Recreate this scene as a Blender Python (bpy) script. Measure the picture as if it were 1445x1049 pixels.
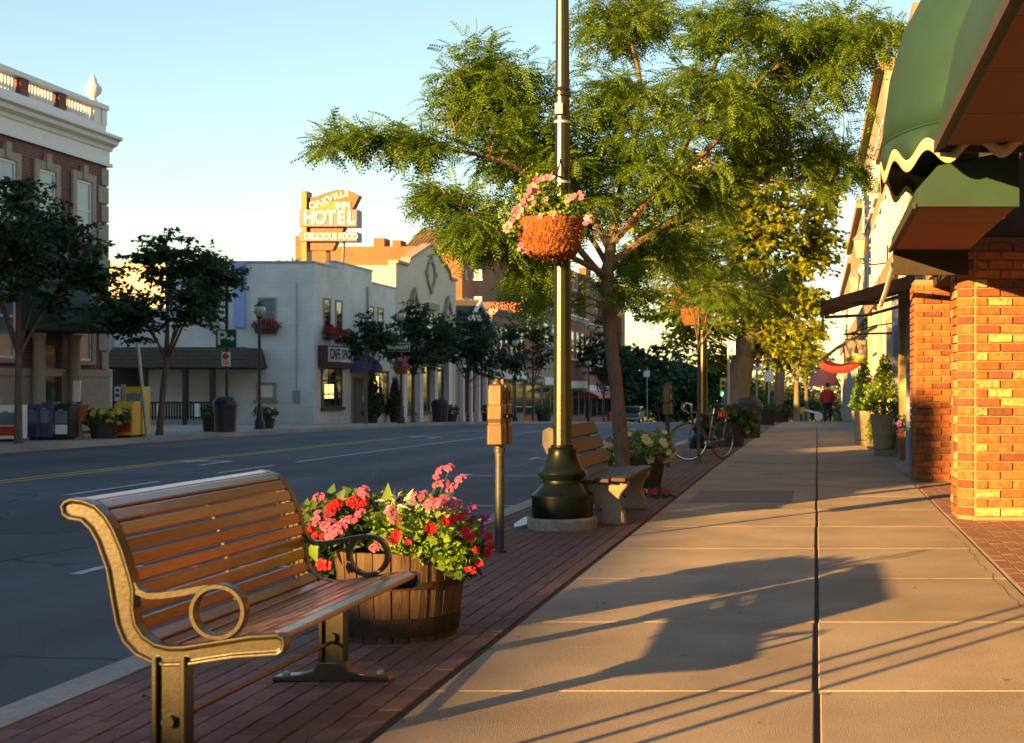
import bpy, bmesh, math, random
import numpy as np
from mathutils import Vector, Matrix
for o in list(bpy.data.objects): bpy.data.objects.remove(o)
R = math.radians
rnd = random.Random(7)
sc = bpy.context.scene
COL = sc.collection
# ------------------------------------------------------------------ camera, light
F, PX, PY, H = 2000.0, 1153.0, 545.0, 1.28       # photo focal length (px), vanishing point, eye height
cam = bpy.data.cameras.new('camera'); co = bpy.data.objects.new('camera', cam); COL.objects.link(co)
co.location = (0, 0, H); co.rotation_euler = (R(90), 0, 0)
cam.sensor_width = 36; cam.lens = F/1445*36
cam.shift_x = (722.5-PX)/1445; cam.shift_y = (PY-524.5)/1445
cam.clip_end = 6000; cam.clip_start = .05
cam.dof.use_dof = True; cam.dof.focus_distance = 9.5; cam.dof.aperture_fstop = 5.6
sc.camera = co
SUN_AZ, SUN_EL = (.58, .815), R(10.5)             # horizontal direction the light travels, elevation
w = bpy.data.worlds.new('World'); sc.world = w; w.use_nodes = True
nt = w.node_tree; bg = nt.nodes['Background']
sky = nt.nodes.new('ShaderNodeTexSky'); sky.sky_type = 'NISHITA'; sky.sun_disc = False
sky.sun_elevation = SUN_EL; sky.sun_rotation = math.atan2(-SUN_AZ[0], -SUN_AZ[1])
sky.altitude = 0; sky.air_density = 1.25; sky.dust_density = .04; sky.ozone_density = 2.0
nt.links.new(sky.outputs[0], bg.inputs[0]); bg.inputs[1].default_value = .063
sl = bpy.data.lights.new('sun', 'SUN'); so = bpy.data.objects.new('sun', sl); COL.objects.link(so)
sl.energy = 5.0; sl.angle = R(.55); sl.color = (1.0, .55, .15)
d = Vector((SUN_AZ[0]*math.cos(SUN_EL), SUN_AZ[1]*math.cos(SUN_EL), -math.sin(SUN_EL)))
so.rotation_euler = d.to_track_quat('-Z', 'Y').to_euler(); so.location = (-30, -40, 20)
sc.view_settings.view_transform = 'Standard'; sc.view_settings.look = 'None'
sc.view_settings.exposure = 2.2; sc.view_settings.gamma = 1; sc.view_settings.use_curve_mapping = False
sc.render.engine = 'CYCLES'

# ------------------------------------------------------------------ helpers
def wx(px, Y): return (px-PX)/F*Y                # a photo pixel at a known distance
def wz(py, Y): return H+(PY-py)/F*Y
def P3(px, py, Y): return Vector((wx(px, Y), Y, wz(py, Y)))
def YX(px, X): return X*F/(px-PX)                # distance of a plane X seen at pixel column px
def gz(Y):
    if Y < 20: return 0.0
    if Y < 85: return -.0002*(Y-20)**2
    return -.845-.026*(Y-85)

def mat(name, c, var=.18, scale=6., rough=.75, bump=.15, bscale=None, metal=0., rnd_=0., spec=.5,
        stretch=None, c2=None, big=0., bigscale=.6, coat=0., bdist=.02):
    m = bpy.data.materials.new(name); m.use_nodes = True
    n, L = m.node_tree.nodes, m.node_tree.links
    b = n['Principled BSDF']
    geo = n.new('ShaderNodeNewGeometry'); mp = n.new('ShaderNodeMapping')
    L.new(geo.outputs['Position'], mp.inputs[0])
    if stretch: mp.inputs['Scale'].default_value = stretch
    nz = n.new('ShaderNodeTexNoise'); nz.inputs['Scale'].default_value = scale; nz.inputs['Detail'].default_value = 6
    nz.inputs['Roughness'].default_value = .65
    L.new(mp.outputs[0], nz.inputs['Vector'])
    rp = n.new('ShaderNodeValToRGB')
    rp.color_ramp.elements[0].position = .3; rp.color_ramp.elements[1].position = .7
    lo = [max(0, x*(1-var)) for x in c]; hi = [x*(1+var) for x in (c2 or c)]
    rp.color_ramp.elements[0].color = (*lo, 1); rp.color_ramp.elements[1].color = (*hi, 1)
    L.new(nz.outputs[0], rp.inputs[0]); out = rp.outputs[0]
    def mul(o, fac_out, a, bb):
        mr = n.new('ShaderNodeMapRange'); mr.inputs[3].default_value = a; mr.inputs[4].default_value = bb
        L.new(fac_out, mr.inputs[0])
        mx = n.new('ShaderNodeMix'); mx.data_type = 'RGBA'; mx.blend_type = 'MULTIPLY'; mx.inputs[0].default_value = 1
        L.new(o, mx.inputs[6]); L.new(mr.outputs[0], mx.inputs[7]); return mx.outputs[2]
    if rnd_:
        oi = n.new('ShaderNodeObjectInfo'); out = mul(out, oi.outputs['Random'], 1-rnd_, 1+rnd_)
    if big:
        n2 = n.new('ShaderNodeTexNoise'); n2.inputs['Scale'].default_value = bigscale; n2.inputs['Detail'].default_value = 4
        L.new(geo.outputs['Position'], n2.inputs['Vector'])
        mr = n.new('ShaderNodeMapRange'); mr.inputs[1].default_value = .35; mr.inputs[2].default_value = .65
        L.new(n2.outputs[0], mr.inputs[0]); out = mul(out, mr.outputs[0], 1-big, 1+big)
    L.new(out, b.inputs['Base Color'])
    b.inputs['Roughness'].default_value = rough; b.inputs['Metallic'].default_value = metal
    b.inputs['Specular IOR Level'].default_value = spec
    if coat: b.inputs['Coat Weight'].default_value = coat; b.inputs['Coat Roughness'].default_value = .15
    if bump:
        n3 = n.new('ShaderNodeTexNoise'); n3.inputs['Scale'].default_value = bscale or scale*4; n3.inputs['Detail'].default_value = 5
        L.new(mp.outputs[0], n3.inputs['Vector'])
        bp = n.new('ShaderNodeBump'); bp.inputs['Strength'].default_value = bump; bp.inputs['Distance'].default_value = bdist
        L.new(n3.outputs[0], bp.inputs['Height']); L.new(bp.outputs[0], b.inputs['Normal'])
    return m

def brickmat(name, c1, c2, mortar, bw=.23, bh=.085):
    m = mat(name, c1, rough=.85, bump=0, big=.15)
    n, L = m.node_tree.nodes, m.node_tree.links; b = n['Principled BSDF']
    geo = n.new('ShaderNodeNewGeometry'); sp = n.new('ShaderNodeSeparateXYZ'); L.new(geo.outputs['Position'], sp.inputs[0])
    ad = n.new('ShaderNodeMath'); L.new(sp.outputs[0], ad.inputs[0]); L.new(sp.outputs[1], ad.inputs[1])
    cb = n.new('ShaderNodeCombineXYZ'); L.new(ad.outputs[0], cb.inputs[0]); L.new(sp.outputs[2], cb.inputs[1])
    bt = n.new('ShaderNodeTexBrick'); L.new(cb.outputs[0], bt.inputs['Vector'])
    bt.inputs['Color1'].default_value = (*c1, 1); bt.inputs['Color2'].default_value = (*c2, 1); bt.inputs['Mortar'].default_value = (*mortar, 1)
    bt.inputs['Scale'].default_value = 1; bt.inputs['Brick Width'].default_value = bw; bt.inputs['Row Height'].default_value = bh
    bt.inputs['Mortar Size'].default_value = .009; bt.inputs['Bias'].default_value = -.2
    old = b.inputs['Base Color'].links[0].from_node
    L.new(bt.outputs[0], old.inputs[6])
    bp = n.new('ShaderNodeBump'); bp.inputs['Strength'].default_value = .5; bp.inputs['Distance'].default_value = .01; bp.invert = True
    L.new(bt.outputs['Fac'], bp.inputs['Height']); L.new(bp.outputs[0], b.inputs['Normal'])
    return m

def leafmat(name, c, c2, trans=.35, rough=.5):
    m = bpy.data.materials.new(name); m.use_nodes = True
    n, L = m.node_tree.nodes, m.node_tree.links; n.remove(n['Principled BSDF'])
    geo = n.new('ShaderNodeNewGeometry'); rp = n.new('ShaderNodeValToRGB')
    rp.color_ramp.elements[0].color = (*c, 1); rp.color_ramp.elements[1].color = (*c2, 1)
    L.new(geo.outputs['Random Per Island'], rp.inputs[0])
    df = n.new('ShaderNodeBsdfPrincipled'); df.inputs['Roughness'].default_value = rough; df.inputs['Specular IOR Level'].default_value = .3
    tr = n.new('ShaderNodeBsdfTranslucent'); mx = n.new('ShaderNodeMixShader'); mx.inputs[0].default_value = trans
    L.new(rp.outputs[0], df.inputs['Base Color']); L.new(rp.outputs[0], tr.inputs[0])
    L.new(df.outputs[0], mx.inputs[1]); L.new(tr.outputs[0], mx.inputs[2]); L.new(mx.outputs[0], n['Material Output'].inputs[0])
    return m

def glassmat(name, c=(.02, .025, .03), rough=.06):
    m = mat(name, c, var=.3, scale=1.2, rough=rough, bump=.02, bscale=1.5, spec=.5); return m

def emit(name, c, s):
    m = bpy.data.materials.new(name); m.use_nodes = True; b = m.node_tree.nodes['Principled BSDF']
    b.inputs['Base Color'].default_value = (*c, 1); b.inputs['Emission Color'].default_value = (*c, 1); b.inputs['Emission Strength'].default_value = s
    return m

class MB:
    def __init__(s): s.v, s.f = [], []
    def add(s, vs, fs):
        k = len(s.v); s.v += [tuple(p) for p in vs]; s.f += [tuple(i+k for i in f) for f in fs]; return s
    def box(s, x0, x1, y0, y1, z0, z1):
        if x0 > x1: x0, x1 = x1, x0
        if y0 > y1: y0, y1 = y1, y0
        if z0 > z1: z0, z1 = z1, z0
        return s.add([(x0,y0,z0),(x1,y0,z0),(x1,y1,z0),(x0,y1,z0),(x0,y0,z1),(x1,y0,z1),(x1,y1,z1),(x0,y1,z1)],
                     [(3,2,1,0),(4,5,6,7),(0,1,5,4),(1,2,6,5),(2,3,7,6),(3,0,4,7)])
    def cbox(s, c, sx, sy, sz): return s.box(c[0]-sx/2, c[0]+sx/2, c[1]-sy/2, c[1]+sy/2, c[2]-sz/2, c[2]+sz/2)
    def tube(s, pts, rad, n=8, cap=True):
        pts = [Vector(p) for p in pts]; N = len(pts)
        if not hasattr(rad, '__len__'): rad = [rad]*N
        k = len(s.v); up = Vector((0, 0, 1)); last = None
        for i, p in enumerate(pts):
            t = (pts[min(i+1, N-1)]-pts[max(i-1, 0)])
            t = t.normalized() if t.length > 1e-9 else up
            if last is None: a = t.orthogonal().normalized()
            else:
                a = last-t*last.dot(t); a = a.normalized() if a.length > 1e-6 else t.orthogonal().normalized()
            last = a; b = t.cross(a)
            for j in range(n):
                q = 2*math.pi*j/n; s.v.append(tuple(p+(a*math.cos(q)+b*math.sin(q))*rad[i]))
        for i in range(N-1):
            for j in range(n):
                s.f.append((k+i*n+j, k+i*n+(j+1) % n, k+(i+1)*n+(j+1) % n, k+(i+1)*n+j))
        if cap:
            s.f.append(tuple(k+j for j in reversed(range(n)))); s.f.append(tuple(k+(N-1)*n+j for j in range(n)))
        return s
    def lathe(s, prof, c, n=24, ph=0., flute=None, a0=0., a1=2*math.pi, sx=1., sy=1.):
        k = len(s.v); full = abs(a1-a0-2*math.pi) < 1e-6; m = n if full else n+1
        for (r, z) in prof:
            for j in range(m):
                a = a0+ph+(a1-a0)*j/n; rr = r*(flute(j) if flute else 1)
                s.v.append((c[0]+rr*sx*math.cos(a), c[1]+rr*sy*math.sin(a), c[2]+z))
        for i in range(len(prof)-1):
            for j in range(n):
                j2 = (j+1) % m; s.f.append((k+i*m+j, k+i*m+j2, k+(i+1)*m+j2, k+(i+1)*m+j))
        if full:
            s.f.append(tuple(k+j for j in reversed(range(m)))); s.f.append(tuple(k+(len(prof)-1)*m+j for j in range(m)))
        return s
    def prism(s, poly, axis, a0, a1):
        # poly: 2D points; axis 'x': (y,z), 'y': (x,z), 'z': (x,y)
        def p(q, a): return {'x': (a, q[0], q[1]), 'y': (q[0], a, q[1]), 'z': (q[0], q[1], a)}[axis]
        n = len(poly); k = len(s.v)
        s.v += [p(q, a0) for q in poly]+[p(q, a1) for q in poly]
        s.f += [tuple(k+i for i in range(n)), tuple(k+n+i for i in reversed(range(n)))]
        s.f += [(k+(i+1) % n, k+i, k+n+i, k+n+(i+1) % n) for i in range(n)]
        return s
    def sphere(s, c, r, n=10, m=7, sx=1, sy=1, sz=1):
        pr = [(max(1e-3, r*math.sin(math.pi*i/m)), -r*sz*math.cos(math.pi*i/m)) for i in range(m+1)]
        return s.lathe(pr, c, n, sx=sx, sy=sy)
    def mesh(s, name, off=(0, 0, 0), smooth=False):
        me = bpy.data.meshes.new(name)
        me.from_pydata([(a-off[0], b-off[1], c-off[2]) for a, b, c in s.v], [], s.f)
        bm = bmesh.new(); bm.from_mesh(me); bmesh.ops.recalc_face_normals(bm, faces=bm.faces); bm.to_mesh(me); bm.free()
        if smooth: me.polygons.foreach_set('use_smooth', [True]*len(me.polygons))
        me.update(); return me

ORG = {}
def link(name, me, m, parent=None, off=None, kind=None):
    o = bpy.data.objects.new(name, me); COL.objects.link(o)
    if m is not None and not me.materials: me.materials.append(m)
    if off is not None: o.location = off
    if parent is not None: o.parent = parent; ORG[o.name] = ORG[parent.name]
    else: ORG[o.name] = Vector((0, 0, 0))
    if kind: o['kind'] = kind
    return o
def part(name, mb, m, parent=None, smooth=False, bev=0., kind=None, seg=2):
    off = ORG[parent.name] if parent is not None else (0, 0, 0)
    o = link(name, mb.mesh(name, off, smooth), m, parent, kind=kind)
    if smooth: auto(o)
    if bev:
        b = o.modifiers.new('bevel', 'BEVEL'); b.width = bev; b.segments = seg; b.limit_method = 'ANGLE'; b.angle_limit = R(40)
    return o
def auto(o, ang=40):
    me = o.data
    me.polygons.foreach_set('use_smooth', [True]*len(me.polygons))
    bm = bmesh.new(); bm.from_mesh(me); c = R(ang)
    for e in bm.edges:
        if len(e.link_faces) == 2 and e.calc_face_angle(0) > c: e.smooth = False
    bm.to_mesh(me); bm.free()
def thing(name, label, cat, loc=(0, 0, 0), group=None):
    o = bpy.data.objects.new(name, None); COL.objects.link(o); o.empty_display_size = .1
    o.location = loc; ORG[o.name] = Vector(loc); tag(o, label, cat, group); return o
def tag(o, label, cat, group=None):
    o['label'] = label; o['category'] = cat
    if group: o['group'] = group
    return o
def setting(name, mb, m, smooth=False, parent=None):
    o = part(name, mb, m, parent, smooth)
    if parent is None: o['kind'] = 'structure'
    return o
def dup(root, loc, label, group=None, rotz=0.):
    r = root.copy(); COL.objects.link(r); r.location = loc; r.rotation_euler[2] = rotz; r['label'] = label
    if group: r['group'] = group
    ORG[r.name] = Vector(loc)
    def rec(src, dst):
        for ch in list(src.children):
            c = ch.copy(); COL.objects.link(c); c.parent = dst; ORG[c.name] = Vector(loc); rec(ch, c)
    rec(root, r); return r
def inst(name, me, parent, loc, rot=(0, 0, 0), scl=(1, 1, 1)):
    """a piece that shares mesh data; loc in world, parent unrotated"""
    o = bpy.data.objects.new(name, me); COL.objects.link(o); o.parent = parent
    o.location = Vector(loc)-ORG[parent.name]; o.rotation_euler = rot; o.scale = scl
    ORG[o.name] = ORG[parent.name]; return o
def text(s, size, m, parent, loc, rot, ext=.004, bold=0., align='CENTER', name='lettering', sx=1.):
    cu = bpy.data.curves.new('t', 'FONT'); cu.body = s; cu.size = size; cu.extrude = ext; cu.offset = bold
    cu.align_x = align; cu.align_y = 'CENTER'; cu.resolution_u = 3
    t = bpy.data.objects.new('t', cu); COL.objects.link(t)
    dg = bpy.context.evaluated_depsgraph_get(); me = bpy.data.meshes.new_from_object(t.evaluated_get(dg))
    bpy.data.objects.remove(t); bpy.data.curves.remove(cu); me.name = name
    o = link(name, me, m, parent); o.location = Vector(loc)-ORG[parent.name]; o.rotation_euler = rot; o.scale = (sx, 1, 1); return o
def fastmesh(name, V, Fc):
    me = bpy.data.meshes.new(name); V = np.asarray(V, np.float32); Fc = np.asarray(Fc, np.int32)
    n, k = Fc.shape
    me.vertices.add(len(V)); me.vertices.foreach_set('co', V.ravel())
    me.loops.add(n*k); me.loops.foreach_set('vertex_index', Fc.ravel())
    me.polygons.add(n); me.polygons.foreach_set('loop_start', np.arange(0, n*k, k, dtype=np.int32))
    me.update(calc_edges=True); return me
def scatter(tv, tf, pos, dirs, ups, scl):
    """copies of a leaf template (tv, tf) as vertex arrays"""
    pos = np.asarray(pos); x = np.asarray(dirs, float); x /= np.linalg.norm(x, axis=1, keepdims=True)+1e-9
    u = np.asarray(ups, float); y = np.cross(u, x); y /= np.linalg.norm(y, axis=1, keepdims=True)+1e-9
    z = np.cross(x, y); scl = np.asarray(scl)[:, None, None]
    V = (tv[None, :, 0:1]*x[:, None]+tv[None, :, 1:2]*y[:, None]+tv[None, :, 2:3]*z[:, None])*scl+pos[:, None]
    k = len(tv); Fc = tf[None]+(np.arange(len(pos))*k)[:, None, None]
    return V.reshape(-1, 3), Fc.reshape(-1, tf.shape[1])
def frond_template(n=6, ll=.27, lw=.15):
    V, Q = [], []
    for i in range(n):
        x = .12+.88*i/(n-1); z = -.22*x*x; l = ll*(1-.45*abs(x-.45))
        for sgn in (1, -1):
            b = (x, 0, z); dx, dy = .55*l, .85*l*sgn
            k = len(V)
            V += [b, (x+dx*.5-lw*.4, dy*.5, z-.02), (x+dx, dy, z-.06), (x+dx*.5+lw*.4, dy*.5, z-.02)]
            Q.append((k, k+1, k+2, k+3))
    k = len(V); V += [(0, .008, 0), (0, -.008, 0), (1, -.004, -.22), (1, .004, -.22)]; Q.append((k, k+1, k+2, k+3))
    return np.array(V), np.array(Q)
def leaf_template(wd=.36, fold=.08, droop=.15):
    V = [(0, 0, 0), (.35, wd, fold), (1, 0, -droop), (.35, -wd, fold), (.45, 0, 0)]
    return np.array(V, float), np.array([(0, 4, 2, 1), (0, 3, 2, 4)])
def lobed_template():
    V = [(0, 0, 0), (.18, .42, .05), (.5, .3, .02), (1, 0, -.12), (.5, -.3, .02), (.18, -.42, .05)]
    return np.array(V, float), np.array([(0, 1, 2, 3), (0, 3, 4, 5)])
FROND = frond_template(); LEAF = leaf_template(); LOBED = lobed_template()
# ------------------------------------------------------------------ materials
M = {}
def asphalt():
    m = mat('asphalt', (.066, .071, .086), var=.34, scale=60, rough=.85, bump=.35, bscale=180, big=.22, bigscale=.35)
    n, L = m.node_tree.nodes, m.node_tree.links; b = n['Principled BSDF']
    geo = n.new('ShaderNodeNewGeometry'); nz = n.new('ShaderNodeTexNoise'); nz.inputs['Scale'].default_value = .9
    L.new(geo.outputs['Position'], nz.inputs['Vector'])
    mx = n.new('ShaderNodeMix'); mx.data_type = 'RGBA'; mx.inputs[0].default_value = .5
    L.new(geo.outputs['Position'], mx.inputs[6]); L.new(nz.outputs['Color'], mx.inputs[7])
    vo = n.new('ShaderNodeTexVoronoi'); vo.feature = 'DISTANCE_TO_EDGE'; vo.inputs['Scale'].default_value = .42
    L.new(mx.outputs[2], vo.inputs['Vector'])
    mr = n.new('ShaderNodeMapRange'); mr.inputs[1].default_value = .0; mr.inputs[2].default_value = .008; mr.inputs[3].default_value = .25; mr.inputs[4].default_value = 1
    L.new(vo.outputs['Distance'], mr.inputs[0])
    m2 = n.new('ShaderNodeMix'); m2.data_type = 'RGBA'; m2.blend_type = 'MULTIPLY'; m2.inputs[0].default_value = 1
    L.new(b.inputs['Base Color'].links[0].from_socket, m2.inputs[6]); L.new(mr.outputs[0], m2.inputs[7]); L.new(m2.outputs[2], b.inputs['Base Color'])
    mp2 = n.new('ShaderNodeMapping'); mp2.inputs['Scale'].default_value = (.8, .025, 1); L.new(geo.outputs['Position'], mp2.inputs[0])   # tyre lanes and oil drips
    n5 = n.new('ShaderNodeTexNoise'); n5.inputs['Scale'].default_value = 1.; n5.inputs['Detail'].default_value = 5; L.new(mp2.outputs[0], n5.inputs['Vector'])
    m5 = n.new('ShaderNodeMapRange'); m5.inputs[1].default_value = .35; m5.inputs[2].default_value = .68; m5.inputs[3].default_value = .72; m5.inputs[4].default_value = 1.22; L.new(n5.outputs[0], m5.inputs[0])
    m3 = n.new('ShaderNodeMix'); m3.data_type = 'RGBA'; m3.blend_type = 'MULTIPLY'; m3.inputs[0].default_value = 1
    L.new(m2.outputs[2], m3.inputs[6]); L.new(m5.outputs[0], m3.inputs[7]); L.new(m3.outputs[2], b.inputs['Base Color'])
    return m
M['asphalt'] = asphalt()
def concrete():
    m = mat('sidewalk_concrete', (.32, .25, .175), var=.22, scale=70, rough=.9, bump=.35, bscale=160, big=.16, bigscale=1.3, rnd_=.10)
    n, L = m.node_tree.nodes, m.node_tree.links; b = n['Principled BSDF']
    geo = n.new('ShaderNodeNewGeometry'); vo = n.new('ShaderNodeTexVoronoi'); vo.inputs['Scale'].default_value = 3.1
    mpn = n.new('ShaderNodeMapping'); mpn.inputs['Scale'].default_value = (1, .6, 1); L.new(geo.outputs['Position'], mpn.inputs[0])
    L.new(mpn.outputs[0], vo.inputs['Vector'])                       # trodden gum spots and stains
    mr = n.new('ShaderNodeMapRange'); mr.inputs[1].default_value = .035; mr.inputs[2].default_value = .07; mr.inputs[3].default_value = .62; mr.inputs[4].default_value = 1
    L.new(vo.outputs['Distance'], mr.inputs[0])
    m2 = n.new('ShaderNodeMix'); m2.data_type = 'RGBA'; m2.blend_type = 'MULTIPLY'; m2.inputs[0].default_value = 1
    L.new(b.inputs['Base Color'].links[0].from_socket, m2.inputs[6]); L.new(mr.outputs[0], m2.inputs[7]); L.new(m2.outputs[2], b.inputs['Base Color'])
    return m
M['slab'] = concrete()
M['curb'] = mat('curb_concrete', (.30, .28, .24), var=.2, scale=20, rough=.9, bump=.3, big=.2)
M['joint'] = mat('joint_dirt', (.055, .045, .035), var=.4, scale=30, rough=.95, bump=.4)
M['paver'] = mat('paver_brick', (.15, .078, .064), var=.22, scale=30, rough=.85, bump=.25, bscale=120, rnd_=.28, big=.15)
M['paver2'] = mat('apron_paver', (.22, .115, .075), var=.2, scale=30, rough=.85, bump=.2, bscale=120, rnd_=.15)
M['ground'] = mat('ground', (.10, .10, .07), var=.3, scale=.4, rough=.95)
M['yellow'] = mat('yellow_paint', (.55, .36, .03), var=.35, scale=9, rough=.8)
M['whiteline'] = mat('white_paint_worn', (.42, .43, .44), var=.35, scale=9, rough=.8)
M['iron'] = mat('bench_iron', (.025, .020, .0085), var=.35, scale=18, rough=.36, bump=.5, bscale=60, spec=.6, coat=.3, metal=.25, bdist=.0012)
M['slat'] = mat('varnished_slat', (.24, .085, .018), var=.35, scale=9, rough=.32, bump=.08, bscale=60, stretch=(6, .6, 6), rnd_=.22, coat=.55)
M['barrel'] = mat('barrel_oak', (.085, .048, .024), var=.55, scale=8, rough=.8, bump=.3, bscale=30, stretch=(5, 5, .6), rnd_=.2)
M['hoop'] = mat('rusty_hoop', (.045, .024, .014), var=.5, scale=14, rough=.7, bump=.2, metal=.4)
M['soil'] = mat('soil', (.03, .02, .012), var=.4, scale=40, rough=.95, bump=.6)
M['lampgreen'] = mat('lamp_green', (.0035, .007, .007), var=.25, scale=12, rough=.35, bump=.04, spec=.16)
M['lamppole'] = mat('lamp_pole_paint', (.013, .016, .006), var=.2, scale=12, rough=.33, bump=.04, spec=.6, metal=.15, coat=.12)
M['meter'] = mat('meter_enamel', (.095, .058, .021), var=.22, scale=25, rough=.42, bump=.3, bdist=.001, spec=.6, metal=.2)
M['meterpost'] = mat('meter_post', (.03, .035, .035), var=.3, scale=15, rough=.45, bump=.08)
M['black'] = mat('black_metal', (.012, .012, .013), var=.3, scale=10, rough=.5, bump=.05)
M['coco'] = mat('coco_liner', (.2, .062, .013), var=.45, scale=30, rough=.95, bump=1.0, bscale=45)
M['cast'] = mat('cast_concrete', (.22, .18, .125), var=.15, scale=25, rough=.9, bump=.3)
M['cast2'] = mat('old_pad_concrete', (.26, .22, .17), var=.3, scale=18, rough=.95, bump=.5)
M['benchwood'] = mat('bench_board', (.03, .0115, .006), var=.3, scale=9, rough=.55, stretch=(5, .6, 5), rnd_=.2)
M['bark'] = mat('bark', (.12, .085, .06), var=.4, scale=10, rough=.9, bump=.6, bscale=24, stretch=(1.5, 1.5, .5))
M['bark2'] = mat('pale_bark', (.17, .135, .09), var=.3, scale=6, rough=.9, bump=.6, bscale=16, stretch=(1.5, 1.5, .6))
M['twig'] = mat('twig_bark', (.16, .10, .055), var=.3, scale=12, rough=.85, bump=.2)
M['locust'] = leafmat('locust_leaf', (.075, .17, .022), (.21, .32, .035), .48)
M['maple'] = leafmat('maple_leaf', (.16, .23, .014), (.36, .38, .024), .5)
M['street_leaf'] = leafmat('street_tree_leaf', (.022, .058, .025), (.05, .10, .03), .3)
M['far_leaf'] = leafmat('far_tree_leaf', (.04, .075, .022), (.09, .125, .035), .3)
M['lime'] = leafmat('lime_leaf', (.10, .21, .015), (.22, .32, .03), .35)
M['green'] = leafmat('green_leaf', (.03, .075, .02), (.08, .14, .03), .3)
M['grey_leaf'] = leafmat('silver_leaf', (.35, .36, .26), (.5, .5, .38), .2)
M['pink'] = leafmat('pink_petal', (.46, .075, .2), (.6, .18, .3), .3)
M['red'] = leafmat('red_petal', (.4, .006, .012), (.52, .015, .03), .3)
M['palepink'] = leafmat('pale_pink_petal', (.6, .17, .2), (.7, .38, .4), .3)
M['cream'] = leafmat('cream_petal', (.6, .54, .26), (.7, .66, .42), .3)
M['flyellow'] = leafmat('yellow_petal', (.65, .42, .02), (.75, .55, .08), .3)
M['purple'] = leafmat('purple_petal', (.14, .03, .16), (.25, .06, .25), .3)
M['glass'] = glassmat('window_glass')
M['glass2'] = glassmat('pale_window_glass', (.16, .18, .2), .12)
M['lit'] = emit('window_sun_glow', (1.0, .6, .18), .55)  # emission standing in for the yellow sunrise reflection in the hotel windows
M['lampglass'] = mat('lamp_globe', (.42, .38, .28), var=.1, rough=.3, bump=0)
M['bankbrick'] = brickmat('bank_brick', (.155, .05, .042), (.12, .04, .036), (.16, .11, .09))
M['bankstone'] = mat('bank_stone', (.30, .25, .2), var=.15, scale=8, rough=.85, bump=.15)
M['trim'] = mat('white_trim', (.62, .62, .62), var=.06, scale=6, rough=.6, bump=.05)
M['hotelwall'] = brickmat('white_painted_block', (.58, .57, .54), (.56, .55, .52), (.525, .515, .485), .42, .2)
M['hotelwall2'] = mat('cream_painted_wall', (.52, .47, .36), var=.08, scale=4, rough=.8, bump=.15, big=.06)
M['stonetrim'] = mat('tan_stone_trim', (.30, .24, .18), var=.15, scale=8, rough=.85)
M['brickor'] = brickmat('orange_brick', (.24, .09, .035), (.2, .075, .03), (.2, .13, .08), .3, .1)
M['brickbr'] = brickmat('brown_brick', (.22, .15, .10), (.18, .12, .08), (.22, .18, .14))
M['brickred'] = brickmat('red_brick', (.28, .065, .04), (.22, .05, .035), (.25, .16, .12))
M['shingle'] = mat('dark_shingle', (.07, .05, .035), var=.35, scale=14, rough=.9, bump=.5, bscale=25)
M['mansard'] = mat('brown_mansard', (.11, .07, .045), var=.15, scale=8, rough=.7, stretch=(4, 4, .2))
M['darkwood'] = mat('dark_wood', (.035, .025, .02), var=.3, scale=12, rough=.7)
M['blue'] = mat('pale_blue_paint', (.26, .36, .62), var=.08, rough=.7)
M['signgreen'] = mat('sign_green', (.012, .09, .035), var=.1, rough=.45, bump=0)
M['signwhite'] = mat('sign_white', (.72, .7, .66), var=.06, rough=.5, bump=0)
M['signred'] = mat('sign_red', (.55, .06, .03), var=.1, rough=.5, bump=0)
M['signbrown'] = mat('sign_brown', (.36, .10, .03), var=.12, rough=.5, bump=0)
M['grey'] = mat('galvanised_steel', (.32, .33, .35), var=.15, rough=.45, metal=.5, bump=.05)
M['inn_orange'] = mat('sign_orange', (.15, .035, .007), var=.2, scale=5, rough=.55, bump=.05)
M['inn_yellow'] = mat('sign_yellow', (.17, .13, .02), var=.12, scale=4, rough=.55, bump=.05)
M['inn_white'] = mat('sign_pinkish_white', (.075, .07, .12), var=.2, scale=5, rough=.5, bump=.03)
M['inn_letter'] = mat('cream_letter', (.5, .5, .5), var=.05, rough=.5, bump=0)
M['yellowbox'] = mat('yellow_enamel', (.62, .36, .015), var=.08, rough=.4, bump=.03)
M['bluebox'] = mat('blue_enamel', (.045, .055, .13), var=.15, rough=.4, bump=.03)
M['redbox'] = mat('red_enamel', (.42, .03, .02), var=.1, rough=.4, bump=.03)
M['terracotta'] = mat('terracotta', (.30, .11, .05), var=.2, scale=10, rough=.85)
M['pot'] = mat('sandstone_pot', (.30, .24, .14), var=.2, scale=9, rough=.9, bump=.3)
M['bin'] = mat('bin_dark', (.02, .02, .026), var=.3, rough=.55)
M['awngreen'] = mat('awning_green', (.005, .034, .023), var=.15, scale=3, rough=.75, bump=.1, bscale=300, big=.12)
M['awntrim'] = mat('awning_cream_trim', (.5, .4, .26), var=.08, rough=.8)
M['awnbrown'] = mat('awning_brown', (.13, .055, .03), var=.15, scale=3, rough=.85)
M['awnred'] = mat('awning_red', (.4, .02, .014), var=.1, rough=.8)
M['awnpink'] = mat('awning_pink', (.5, .17, .14), var=.1, rough=.8)
M['awnblue'] = mat('awning_blue', (.035, .045, .17), var=.12, rough=.7)
M['awnbank'] = mat('awning_dark_green', (.02, .05, .035), var=.12, rough=.8)
M['soffit'] = mat('ribbed_soffit', (.2, .075, .032), var=.08, scale=6, rough=.8, bump=.5, bscale=30, stretch=(.05, 6, 1))
M['brick'] = mat('pier_brick', (.25, .058, .016), var=.3, scale=14, rough=.85, bump=.4, bscale=45, rnd_=.3, c2=(.33, .10, .026))
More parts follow.
